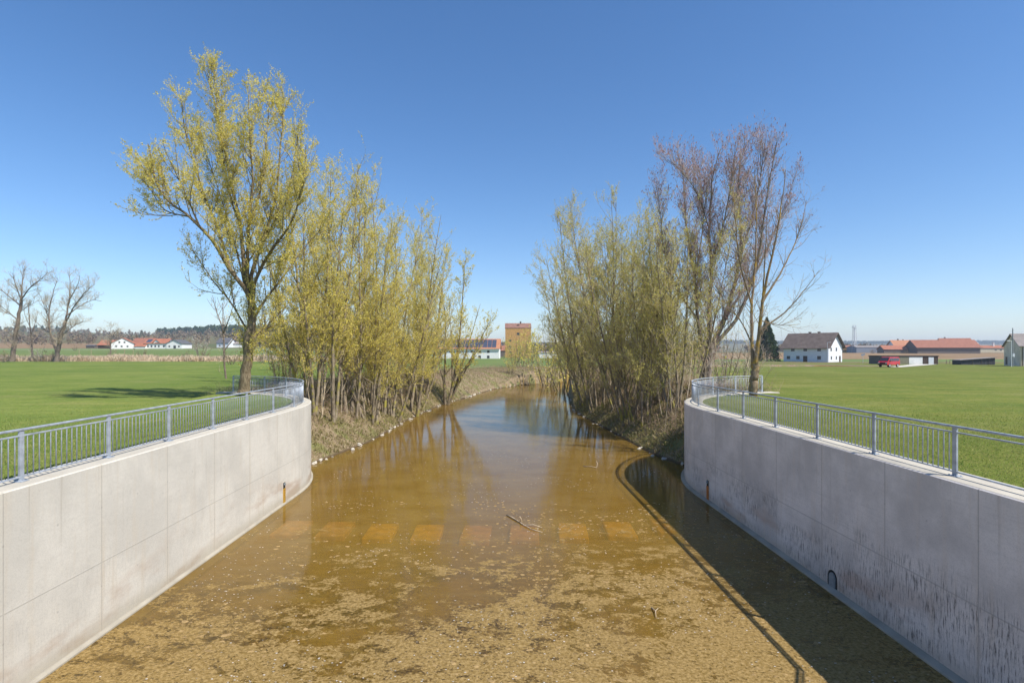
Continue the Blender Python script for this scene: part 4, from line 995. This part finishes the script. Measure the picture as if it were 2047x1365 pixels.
brush('undergrowth', Cb, 1.5, .008, MAT['twig_b'], 'tangle of brown brambles and dry stems on the river banks', 464)
# saplings among the trunks
def sapl(x0, x1, y0, y1, n, seed, sdr):
    C = scatter(n*5, x0, x1, y0, y1, seed, bc(*sdr))[:n]; return C
Cs = np.concatenate([sapl(-16, -6, 38, 66, 90, 470, (1., 7)), sapl(9, 18, 36, 66, 120, 471, (.8, 8))])
rgs = np.random.default_rng(472); n = len(Cs); D = rgs.normal(size=(n, 3))*.16; D[:, 2] = 1
Ps = grow(Cs-np.array([[0, 0, .2]]), D, rgs.uniform(2.5, 8.5, n), 7, .05, .06, rgs); Rs = (rgs.uniform(.014, .04, n)[:, None])*(1-np.linspace(0, 1, 7)*.8)[None, :]
S, D2, r2, t2, pl = spawn(Ps, Rs, 1.7, .2, .97, (25, 55), rgs); P2 = grow(S, D2, rgs.uniform(.5, 1.7, len(S)), 5, .25, .12, rgs)
S3, D3, r3, t3, _ = spawn(P2, np.full((len(S), 5), .008), 2., .1, .97, (25, 60), rgs); P3 = grow(S3, D3, rgs.uniform(.2, .5, len(S3)), 3, .1, .12, rgs)
lv_, lf_ = leaves(P3, 1.6, .045, rgs)
V, F_, M = join([(*tubes(Ps, Rs, 5), 0), (*tubes(P2, np.full((len(S), 5), .009), 3), 0), (*tubes(P3, np.full((len(S3), 3), .006), 3), 0), (lv_, lf_, 1)])
tag(link('sapling_thicket', np_mesh('sapling_thicket', V, F_, M), [MAT['twig_g'], MAT['leaf_o']]), 'thicket of thin bare saplings filling the gaps between the bank trees', 'thicket', kind='stuff')

# ------------------------------------------------------------------ rocks at the waterline
def rock_mesh(seed):
    import bmesh
    rg = np.random.default_rng(seed); bm = bmesh.new(); bmesh.ops.create_icosphere(bm, subdivisions=2, radius=1)
    ph = rg.uniform(0, 6, 6)
    for v in bm.verts:
        c = v.co; f = 1+.22*math.sin(c.x*3+ph[0])+.18*math.sin(c.y*4+ph[1])+.15*math.sin(c.z*5+ph[2])+.1*math.sin(c.x*9+c.y*7+ph[3])
        v.co = Vector((c.x*f, c.y*f*.75, c.z*f*.5))
    me = bpy.data.meshes.new('rock'); bm.to_mesh(me); bm.free(); return me
rocks = [rock_mesh(i) for i in range(5)]
def along(pl, s0, s1, n, seed):
    rg = np.random.default_rng(seed); P = np.array(pl); d = np.r_[0, np.cumsum(np.linalg.norm(np.diff(P, axis=0), axis=1))]
    out = []
    for s in np.sort(rg.uniform(s0*d[-1], s1*d[-1], n)):
        i = min(np.searchsorted(d, s)-1, len(P)-2); i = max(i, 0); u = (s-d[i])/(d[i+1]-d[i]); out.append(P[i]*(1-u)+P[i+1]*u)
    return out
rg = np.random.default_rng(480)
for side, pl, n, lab, grp in ((-1, left_bank[:11], 150, 'pale stone at the waterline of the left bank', 'stones along the left waterline'), (1, right_bank[3:][::-1], 110, 'pale stone at the foot of the right bank', 'stones along the right waterline')):
    for i, p in enumerate(along(pl, 0, .98, n, 481+side)):
        s = .05+.19*rg.random()**2*(1.15 if p[1] > 60 else 1); jx = rg.normal()*.18
        o = link('rock', rocks[i % 5], MAT['rock'], None, (p[0]+side*.05+jx, p[1]+rg.normal()*.15, rg.uniform(-.02, .07)), (rg.normal()*.2, rg.normal()*.2, rg.uniform(0, 6)))
        o.scale = (s, s, s); tag(o, lab, 'stone', grp)
for px, py, lab in [(815, 0, None)]: pass

# ------------------------------------------------------------------ buildings
def wins(root, face, L, D, items, mat_f=None, mat_g=None):
    """items (u, v, w, h) from the left lower corner as one looks at the face"""
    for u, v, w, h in items:
        fr_ = MB(); gl = MB(); e = .07
        def q(a0, a1, z0, z1, d0, d1, mb):
            if face == 'f': mb.box((a0, -d1, z0), (a1, -d0, z1))
            elif face == 'r': mb.box((L+d0, a0, z0), (L+d1, a1, z1))
            else: mb.box((-d1, D-a1, z0), (-d0, D-a0, z1))
        q(u, u+w, v, v+e, .0, .05, fr_); q(u, u+w, v+h-e, v+h, .0, .05, fr_); q(u, u+e, v+e, v+h-e, .0, .05, fr_); q(u+w-e, u+w, v+e, v+h-e, .0, .05, fr_); q(u+w/2-.03, u+w/2+.03, v+e, v+h-e, 0, .045, fr_)
        q(u+e, u+w-e, v+e, v+h-e, .0, .03, gl)
        f = fr_.build('window', mat_f or MAT['frame'], root); gl.build('pane', mat_g or MAT['glass'], f)
def gable(name, label, px, Y, zb, rot, L, D, he, hr, wall, roof, over=.5, front=(), right=(), left=(), door=None, chim=(), gapfront=0., group=None, cat='house', doormat=None):
    """front-left corner is seen at px; local x runs along the ridge, y to the back"""
    x = (px-VX)*Y/F_PX; z = gz(x, Y) if zb is None else zb
    root = empty(name, (x, Y, z-.05), R_(rot), label, cat, group)
    m = MB(); m.prism([(0, -.6), (D, -.6), (D, he), (D/2, hr-.12), (0, he)], L, 0, 'x'); m.build('wall', MAT[wall], root)
    s = (hr-he)/(D/2); t = .16; m = MB(); z0 = he-over*s
    m.prism([(-over, z0), (-over, z0+t), (D/2, hr+t), (D/2, hr)], L+2*over, 0, 'x', -over)
    m.prism([(D+over, z0), (D/2, hr), (D/2, hr+t), (D+over, z0+t)], L+2*over, 0, 'x', -over)
    rf = m.build('roof', MAT[roof], root)
    for u, v in chim:
        c = MB(); zz = hr-abs(v)*s; c.box((u-.35, D/2+v-.3, zz-.5), (u+.35, D/2+v+.3, zz+1.0)); c.box((u-.42, D/2+v-.37, zz+1.0), (u+.42, D/2+v+.37, zz+1.12)); c.build('chimney', MAT['brown'], rf)
    wins(root, 'f', L, D, front); wins(root, 'r', L, D, right); wins(root, 'l', L, D, left)
    if door:
        u, w, h = door; d = MB(); d.box((u, -.06, 0), (u+w, 0, h)); d.build('door', doormat or MAT['brown'], root)
        d = MB(); d.box((u+w*.8, -.1, h*.45), (u+w*.86, -.06, h*.5)); d.build('handle', MAT['alu'], root.children[-1])
    return root
# white farmhouse on the right
th = 54; Yc = 188.; Cx = (1656-VX)*Yc/F_PX; L = 15.2; D = 10.6
fl = (Cx-L*math.cos(R_(th)), Yc+L*math.sin(R_(th))); pxl = VX+fl[0]/fl[1]*F_PX
fh = gable('farmhouse', 'white two-storey farmhouse with grey-brown tiled roof beside the spruce', pxl, fl[1], gz(Cx, Yc)+.05, -th, L, D, 5.5, 10.1, 'white2', 'roof_g', 1.0,
    front=[(2.7, 3.75, 1.2, 1.2), (7., 3.75, 1.2, 1.2), (11.6, 3.75, 1.2, 1.2), (1.2, .9, 1.15, 1.15), (4.5, .9, 1.15, 1.15), (11.6, .9, 1.2, 1.2)],
    right=[(1.6, 3.8, .9, 1.2), (5.6, 3.8, .9, 1.2), (1.8, .9, .8, 1.1), (5.6, .9, .8, 1.1)], door=(6.9, 1.4, 2.1), chim=[(6.5, .6), (9.6, .6)])
m = MB(); m.box((L+.0, 8.2, 0), (L+.06, 9.4, 2.1)); m.build('side_door', MAT['brown'], fh)
m = MB(); m.tube([(0, 0, 0), (0, 0, 6.6)], .07, 8); m.tube([(0, 0, 6.6), (.0, -.6, 6.75), (0, -1.2, 6.7)], .05, 6); lp = empty('street_lamp', (*at(1654, 724, 184).xy, gz(at(1654, 724, 184).x, 184)), 0, 'slim street lamp in front of the white farmhouse corner', 'street lamp')
m.build('pole', MAT['alu'], lp); m = MB(); m.box((-.12, -1.7, 6.62), (.12, -1.1, 6.76)); m.build('lamp_head', MAT['alu'], lp, bevel=.03)
# garages
Yg = 150; gx = (1762-VX)*Yg/F_PX; z = gz(gx, Yg)
g = empty('garage_row', (gx, Yg, z), R_(-6), 'row of flat-roofed garages with one wide white door, behind the red van', 'garages')
m = MB(); m.box((0, 0, -.5), (14.3, 6, 2.15)); m.build('wall', MAT['boards'], g)
m = MB(); m.box((-.15, -.2, 2.15), (14.45, 6.2, 2.35)); m.build('roof', MAT['brown'], g)
m = MB(); m.box((7., -.05, .0), (10.4, 0, 1.95)); m.build('garage_door', MAT['white'], g)
m = MB(); m.box((10.55, -.04, -.3), (14.3, 0, 2.14)); m.build('board_panel', MAT['brown'], g)
m = MB(); m.box((11.9, -.09, 0), (13.2, -.04, 1.9)); m.build('narrow_door', MAT['white2'], g)
m = MB(); m.box((.1, -.04, 0), (6.9, 0, 2.1)); m.build('side_panel', plain('olive_boards', (.22, .2, .14), .9), g)
# yard paving and verge path
m = MB()
for a, b in [((1790, 152), (1868, 146.5))]: pass
P4 = [at(1776, 0, 108), at(1800, 0, 104.5), at(1875, 0, 145), at(1830, 0, 149.5)]
n = 10; vv = []
for i in range(n+1):
    for j in range(n+1):
        u, w = i/n, j/n; p = (P4[0]*(1-u)+P4[3]*u)*(1-w)+(P4[1]*(1-u)+P4[2]*u)*w; vv.append((p.x, p.y, gz(p.x, p.y)+.05))
ff = [(i*(n+1)+j, i*(n+1)+j+1, (i+1)*(n+1)+j+1, (i+1)*(n+1)+j) for i in range(n) for j in range(n)]
me = bpy.data.meshes.new('driveway'); me.from_pydata(vv, [], ff); tag(link('driveway', me, MAT['gravel']), kind='structure')
# red van
def van():
    Yv = 107.; x = (1777-VX)*Yv/F_PX; z = gz(x, Yv)+.05
    r = empty('parked_van', (x, Yv, z), R_(180+28), 'red minibus parked on the driveway in front of the garages', 'van')
    # local x forward, body 4.5 long, 1.7 wide, outline seen from the side
    W = .86
    prof = [(-2.25, .42), (-2.28, 1.0), (-2.12, 1.85), (-1.95, 1.93), (.95, 1.95), (1.15, 1.88), (1.85, 1.12), (2.25, .98), (2.32, .75), (2.3, .40)]
    m = MB(); n = len(prof); b = 0
    rows = []
    for yy, sh in ((-W, 0), (W, 0)):
        rows.append([(px_, (yy*(1-.12*max(0, (pz-1.05)))), pz) for px_, pz in prof])
    for rw in rows: m.v += rw
    for i in range(n): j = (i+1) % n; m.f.append((i, j, n+j, n+i)); m.m.append(0)
    m.f.append(tuple(range(n-1, -1, -1))); m.m.append(0); m.f.append(tuple(range(n, 2*n))); m.m.append(0)
    m.build('body', MAT['vanred'], r, bevel=.05)
    for s in (-1, 1):
        for a0, a1 in ((-1.95, -1.1), (-1.0, -.1), (0., .72)):
            w_ = MB(); yb, yt_ = s*(W*(1-.12*.12)+.012), s*(W*(1-.12*.72)+.012)
            sk = .16 if a1 < .7 else .0
            w_.v += [(a0, yb, 1.17), (a1, yb, 1.17), (a1-(0 if a1 < .7 else -.05), yt_, 1.72), (a0, yt_, 1.72)]+[(a0, yb-s*.03, 1.17), (a1, yb-s*.03, 1.17), (a1, yt_-s*.03, 1.72), (a0, yt_-s*.03, 1.72)]
            w_.f += [(0, 1, 2, 3), (7, 6, 5, 4), (0, 4, 5, 1), (1, 5, 6, 2), (2, 6, 7, 3), (3, 7, 4, 0)]; w_.m += [0]*6; w_.build('side_window', MAT['glass'], r)
        w_ = MB(); yb = s*(W*.99+.012); w_.v += [(.82, yb, 1.17), (1.62, yb, 1.17), (1.12, s*(W*.92+.012), 1.72), (.82, s*(W*.92+.012), 1.72), (.82, yb-s*.03, 1.17), (1.62, yb-s*.03, 1.17), (1.12, s*(W*.92-.02), 1.72), (.82, s*(W*.92-.02), 1.72)]
        w_.f += [(0, 1, 2, 3), (7, 6, 5, 4), (0, 4, 5, 1), (1, 5, 6, 2), (2, 6, 7, 3), (3, 7, 4, 0)]; w_.m += [0]*6; w_.build('side_window', MAT['glass'], r)
        for xx in (-1.35, 1.45):
            t_ = MB(); t_.tube([(xx, s*(W-.18), .32), (xx, s*(W+.03), .32)], .32, 18); to = t_.build('wheel', MAT['tyre'], r)
            t_ = MB(); t_.tube([(xx, s*(W+.031), .32), (xx, s*(W+.045), .32)], .19, 14); t_.build('rim', MAT['alu'], to)
        t_ = MB(); t_.box((2.27, min(s*.5, s*.8), .68), (2.345, max(s*.5, s*.8), .86)); t_.build('headlight', MAT['alu'], r, bevel=.02)
        t_ = MB(); t_.box((1.35, min(s*(W+.0), s*(W+.16)), 1.1), (1.48, max(s*W, s*(W+.16)), 1.28)); t_.build('mirror', MAT['dark'], r, bevel=.02)
    w_ = MB(); w_.v += [(1.80, -.74, 1.20), (1.80, .74, 1.20), (1.24, .68, 1.82), (1.24, -.68, 1.82), (1.74, -.74, 1.16), (1.74, .74, 1.16), (1.2, .68, 1.78), (1.2, -.68, 1.78)]
    w_.v = [(a+.02, b_, c+.02) for a, b_, c in w_.v]
    w_.f += [(0, 1, 2, 3), (7, 6, 5, 4), (0, 4, 5, 1), (1, 5, 6, 2), (2, 6, 7, 3), (3, 7, 4, 0)]; w_.m += [0]*6; w_.build('windscreen', MAT['glass'], r)
    t_ = MB(); t_.box((2.28, -.8, .40), (2.40, .8, .58)); t_.build('bumper', MAT['dark'], r, bevel=.03)
    t_ = MB(); t_.box((2.30, -.45, .66), (2.335, .45, .84)); t_.build('grille', MAT['dark'], r)
van()
# lattice mast
def mast():
    Ym = 430; p = at(1708, 708, Ym); z = gz(p.x, Ym); Hm = H-(655-VY)*Ym/F_PX-z
    r = empty('lattice_mast', (p.x, Ym, z), .3, 'tall grey lattice mast behind the white farmhouse', 'mast')
    m = MB(); w0, w1 = 1.15, .75; n = 11
    def c(k, t): w = w0+(w1-w0)*t; return ((1, 1), (-1, 1), (-1, -1), (1, -1))[k][0]*w, ((1, 1), (-1, 1), (-1, -1), (1, -1))[k][1]*w, Hm*t
    for k in range(4):
        m.tube([c(k, 0), c(k, 1)], .14, 5)
        for i in range(n): m.tube([c(k, i/n), c((k+1) % 4, (i+1)/n)], .07, 4); m.tube([c(k, (i+1)/n), c((k+1) % 4, (i+1)/n)], .07, 4)
    m.build('frame', MAT['alu'], r)
    m = MB(); m.box((-1.4, -1.4, Hm), (1.4, 1.4, Hm+.25)); m.tube([(0, 0, Hm), (0, 0, Hm+3)], .08, 5)
    for a, b in ((1.2, 0), (-1.2, 0), (0, 1.2)): m.box((a-.2, b-.2, Hm+.25), (a+.2, b+.2, Hm+1.9))
    m.build('antenna_platform', MAT['alu'], r)
mast()
# farms on the right horizon
gable('tiled_house', 'two-storey white house with orange-red roof behind the barns', 1789, 432, None, -8, 17, 11, 5.4, 10, 'white2', 'roof_o', .8, front=[(3, 3.4, 1.4, 1.4), (9, 3.4, 1.4, 1.4), (13, 3.4, 1.4, 1.4)], chim=[(5, 0), (9, .5)])
gable('low_barn', 'low barn with red tiled roof and hedge in front of it', 1767, 398, None, -4, 16, 8, 3., 5.6, 'boards', 'roof_r', .5, cat='barn')
gable('long_barn', 'long dark-boarded barn with red tiled roof at the edge of the brown field', 1834, 388, None, -9, 39.5, 15, 4.6, 9.6, 'boards', 'roof_b', .9, cat='barn')
gable('farm_house', 'house whose red roof shows above the long barn', 1886, 460, None, -12, 22, 12, 7, 12, 'tan', 'roof_b', .8, chim=[(4, 0)])
gable('industrial_hall', 'blue-grey metal hall behind the lattice mast', 1712, 425, None, -5, 24, 14, 4.4, 5.6, 'metalblue', 'roof_f', .2, cat='hall')
gable('brick_shed', 'brick-red shed between the farmhouse and the blue-grey hall', 1686, 440, None, -5, 10, 9, 4.5, 5.8, 'brick', 'roof_b', .3, cat='shed')
fb = gable('stable_building', 'long tan stable with pinkish-red roof and white roof vents at the right', 1945, 470, None, -6, 40, 14, 3.9, 6.0, 'tan', 'roof_r', .5, front=[(17+4*k, 1.7, 1.6, .9) for k in range(5)], cat='stable')
for u in (20, 30):
    m = MB(); m.box((u-.5, 5, 5.2), (u+.5, 6, 8.2)); m.box((u-.7, 4.8, 8.2), (u+.7, 6.2, 8.5)); m.build('roof_vent', MAT['white'], fb)
for px, lab in ((1942, 'left white silo dome by the stable roof'), (1952, 'right white silo dome by the stable roof')):
    p = at(px, 700, 500); m = MB(); zz = gz(p.x, 500); m.tube([(0, 0, 0), (0, 0, 7.2), (0, 0, 8.6), (0, 0, 9.2)], [1.8, 1.8, 1.2, .1], 14); o = m.build('silo', MAT['white'], smooth=True); o.location = (p.x, 500, zz); tag(o, lab, 'silo')
# dark open shed
Ys = 140; p = at(1921, 728, Ys); z = gz(p.x, Ys)
r = empty('open_shed', (p.x, Ys, z), R_(-10), 'low dark wooden shed with a sloping roof, left of the beige building', 'shed')
m = MB(); m.prism([(0, -.3), (7.6, -.3), (7.6, 1.75), (0, 1.1)], 3.5, 0, 'y'); m.build('wall', plain('black_boards', (.055, .055, .065), .8, 0, .4, 3), r)
m = MB(); m.prism([(-.3, 1.1), (7.9, 1.78), (7.9, 1.9), (-.3, 1.22)], 4.1, 0, 'y', -.3); m.build('roof', MAT['roof_f'], r)
for u in (2.6, 4.6, 6.2):
    m = MB(); m.box((u, -.06, 0), (u+.08, -.0, 1.2+u*.07)); m.build('post', MAT['boards'], r)
# beige building at the right edge
bb = gable('beige_building', 'beige rendered building with grey roof at the right edge of the picture', 2039.5, 118, None, -26, 16, 9, 4.4, 7.0, 'beige', 'roof_f', .35, left=[(1.0, .2, 1.0, 1.8)], front=[(3, 1.2, 1.2, 1.2), (7, 1.2, 1.2, 1.2)], cat='building')
m = MB(); m.tube([(.35, -.1, 0), (.35, -.1, 4.2)], .07, 8); m.build('downpipe', MAT['brown'], bb)
p = at(2024.5, 729, 115); up = empty('utility_pole', (p.x, 115, gz(p.x, 115)), 0, 'thin grey pole with a meter box in front of the beige building', 'pole')
m = MB(); m.tube([(0, 0, 0), (0, 0, 8)], .09, 8); m.build('pole', MAT['pipe'], up); m = MB(); m.box((-.2, -.25, 2.), (.2, -.08, 2.7)); m.build('box', MAT['alu'], up)
p = at(2022, 730, 112); lp = empty('street_lamp', (p.x, 112, gz(p.x, 112)), 0, 'white street lamp close to the beige building', 'street lamp')
m = MB(); m.tube([(0, 0, 0), (0, 0, 5.2)], .06, 8); m.tube([(0, 0, 5.2), (-.4, 0, 5.3), (-.7, 0, 5.3)], .045, 6); m.build('pole', MAT['white'], lp); m = MB(); m.box((-.95, -.1, 5.24), (-.45, .1, 5.36)); m.build('lamp_head', MAT['white'], lp)
p = at(1725, 724, 170); sg = empty('road_sign', (p.x, 170, gz(p.x, 170)), 0, 'dark square sign on a thin post between the farmhouse and the van', 'sign')
m = MB(); m.tube([(0, 0, 0), (0, 0, 2.9)], .05, 6); m.build('post', MAT['alu'], sg); m = MB(); m.box((-.55, -.05, 2.2), (.1, -.0, 2.8)); m.box((.15, -.05, 2.4), (.6, 0, 2.95)); m.build('sign_plate', MAT['metalblue'], sg)
# fence posts left of the shed
for i, px in enumerate((1870, 1892, 1899, 1909)):
    p = at(px, 726, 152); m = MB(); m.tube([(0, 0, -.2), (0, 0, 1.1)], .09, 6); o = m.build('fence_post', MAT['wood']); o.location = (p.x, 152, gz(p.x, 152))
    tag(o, ['wooden fence post right beside the garages', 'wooden fence post halfway between garages and dark shed', 'third wooden fence post from the garages', 'wooden fence post nearest the dark shed'][i], 'fence post', 'fence posts by the dark shed')
# village on the left
gable('barn_house', 'big white barn gable with a long red roof in the left village', 268, 352, None, 90+28, 20, 12.6, 3.3, 6.9, 'white', 'roof_r', .5, left=[(2.6, 1, 1, 1), (5.5, 1, 1, 1), (8.6, 1, 1, 1), (4.3, 3.6, 1, 1), (7, 3.6, 1, 1)], cat='barn')
gable('red_shed', 'low dark shed with red roof left of the big white gable', 196, 356, None, 4, 12, 9, 2.4, 5.4, 'brown', 'roof_r', .5, cat='shed')
gable('village_barn', 'red-brown roofed barn between the big white gable and the house with the cross gable', 262, 372, None, 2, 13, 11, 3., 6.8, 'boards', 'roof_b', .4, cat='barn')
gable('low_annex', 'low white annex with red roof right of the big white gable', 268, 350, None, 0, 7., 6, 1.6, 3.6, 'white', 'roof_r', .3, cat='annex')
hd = gable('village_house', 'white house with red roof, cross gable and solar panels in the left village', 289, 352, None, 2, 14., 9, 3.6, 6.4, 'white', 'roof_r', .5, front=[(1.5, 1, 1.1, 1.2), (3.8, 1, 1.1, 1.2), (6.2, 1, 1, 1.2), (8.4, 1, 1, 1.2), (11.5, 1, 1.1, 1.2), (6.7, 3.2, .9, 1), (7.9, 3.2, .9, 1)])
m = MB(); m.prism([(5.2, 3.), (9.8, 3.), (9.8, 3.8), (7.5, 5.7), (5.2, 3.8)], 4.3, 0, 'y', -.02); 
m.build('cross_gable', MAT['white'], hd)
m = MB(); m.prism([(4.9, 3.65), (7.5, 5.85), (7.5, 6.02), (4.9, 3.85)], 5., 0, 'y', -.5); m.prism([(10.1, 3.65), (10.1, 3.85), (7.5, 6.02), (7.5, 5.85)], 5., 0, 'y', -.5); m.build('cross_roof', MAT['roof_r'], hd)
m = MB(); s = (6.4-3.6)/4.5
m.v += [(.4, .5, 3.6+.5*s+.2), (3.4, .5, 3.6+.5*s+.2), (3.4, 3.8, 3.6+3.8*s+.2), (.4, 3.8, 3.6+3.8*s+.2), (.4, .5, 3.6+.5*s+.26), (3.4, .5, 3.6+.5*s+.26), (3.4, 3.8, 3.6+3.8*s+.26), (.4, 3.8, 3.6+3.8*s+.26)]
m.f += [(0, 3, 2, 1), (4, 5, 6, 7), (0, 1, 5, 4), (1, 2, 6, 5), (2, 3, 7, 6), (3, 0, 4, 7)]; m.m += [0]*6; m.build('solar_panel', MAT['solar'], hd)
gable('village_house', 'white gabled house with dark roof at the right end of the left village', 363, 352, None, 90, 12, 9.8, 3.4, 5.7, 'white', 'roof_d', .5, left=[(1.5, 1, 1, 1), (4.6, .2, 1.6, 1.9), (7.6, 1, 1, 1)])
gable('grey_house', 'pale house with grey roof beyond the blossoming tree', 433, 400, None, -6, 9, 9, 3.8, 7.2, 'white2', 'roof_d', .5, front=[(2, 1, 1, 1), (5.5, 1, 1, 1)])
gable('white_bungalow', 'white bungalow seen right beside the great willow trunk', 462, 405, None, 0, 12, 8, 2.8, 4.4, 'white', 'roof_f', .4)
gable('field_shed', 'small open field shed on the brown slope in the left village', 172, 365, None, 0, 5.6, 4, 1.6, 2.2, 'boards', 'roof_d', .3, cat='shed')
for i, px in enumerate((158, 182, 249, 266)):
    p = at(px, 716, 168); m = MB(); m.tube([(0, 0, -.2), (.03, 0, 3.)], .07, 6); o = m.build('wooden_post', MAT['wood']); o.location = (p.x, 168, gz(p.x, 168))
    tag(o, ['leftmost thin wooden post in the reeds, nearest the pale-trunked bare tree', 'thin wooden post in the reeds below the small field shed', 'thin wooden post in the reeds below the big white gable', 'thin wooden post in the reeds below the low white annex'][i], 'post', 'wooden posts in the reeds')
# centre: white barn with solar roof, brick tower house
wbn = gable('white_barn', 'long white barn with orange roof covered in solar panels, beyond the lone willow', 864, 204, None, -3, 24.8, 10, 3.9, 7.3, 'white', 'roof_o', .5, front=[(1.2+2.6*k, 2.3, 1., .8) for k in range(4)]+[(14.3, 2.3, .8, .8), (17.2, 2.2, .9, .9), (20.4, 2.2, .9, .9), (17.2, .2, .9, 1.), (20.4, .2, .9, 1.)], cat='barn')
s = (7.3-3.9)/5
def panel(x0, x1, y0, y1, par):
    m = MB(); zf = lambda y, d: 3.9+y*s+.17+d
    m.v += [(x0, y0, zf(y0, 0)), (x1, y0, zf(y0, 0)), (x1, y1, zf(y1, 0)), (x0, y1, zf(y1, 0)), (x0, y0, zf(y0, .07)), (x1, y0, zf(y0, .07)), (x1, y1, zf(y1, .07)), (x0, y1, zf(y1, .07))]
    m.f += [(0, 3, 2, 1), (4, 5, 6, 7), (0, 1, 5, 4), (1, 2, 6, 5), (2, 3, 7, 6), (3, 0, 4, 7)]; m.m += [0]*6; m.build('solar_panel', MAT['solar'], par)
for i in range(13):
    for j in range(3): panel(2.0+i*1.68, 2.0+i*1.68+1.55, .15+j*1.45, .15+j*1.45+1.33, wbn)
m = MB(); m.box((-.1, -.45, 3.3), (24.9, -.1, 3.75)); m.build('eaves_board', plain('pale_green_board', (.45, .58, .58), .7), wbn)
Yt = 262; p = at(1010, 716, Yt); z = gz(p.x, Yt)
tw = gable('tower_house', 'tall ochre brick tower house with red-brown roof in the gap at the river bend', 1010, Yt, None, -1, 12.3, 11, 14.2, 16.6, 'brick', 'roof_t', .15, front=[(2., 2.0, .9, 1.), (2., 4.8, .9, 1.), (2, 7.8, .9, 1.), (5.6, 10.8, 1.2, 1.2), (6.8, 2., .9, 1.), (6.8, 4.8, .9, 1.), (9.8, 4.8, .9, 1.)], chim=[(7.4, -.4)])
m = MB(); m.box((5.7, 2.2, 14.9), (6.8, 3.5, 15.9)); m.build('dormer', MAT['brown'], tw)
gable('small_red_roof', 'small house with dark red roof between the white barn and the brick tower house', 1000, 300, None, 0, 6, 8, 3.4, 6., 'boards', 'roof_b', .3)
gable('white_cabin', 'small white flat-roofed cabin showing between stems right of the tower house', 1078, 250, None, 0, 8, 5, 2.4, 2.9, 'white', 'roof_f', .3, cat='cabin')

# ------------------------------------------------------------------ haze
hz = MB(); hz.box((-4300, -60, -1.8), (4300, 4300, 110)); ho = hz.build('haze', None) if False else link('haze', hz.mesh('haze'), None)
hm = bpy.data.materials.new('haze'); hm.use_nodes = True; ht = hm.node_tree; ht.nodes.remove(ht.nodes['Principled BSDF'])
pv = ht.nodes.new('ShaderNodeVolumePrincipled'); pv.inputs['Color'].default_value = (.75, .86, 1., 1); pv.inputs['Density'].default_value = .00022; pv.inputs['Anisotropy'].default_value = 0.2
ht.links.new(pv.outputs[0], ht.nodes['Material Output'].inputs['Volume']); ho.data.materials.append(hm); tag(ho, 'thin blue haze over the whole valley', 'haze', kind='stuff')
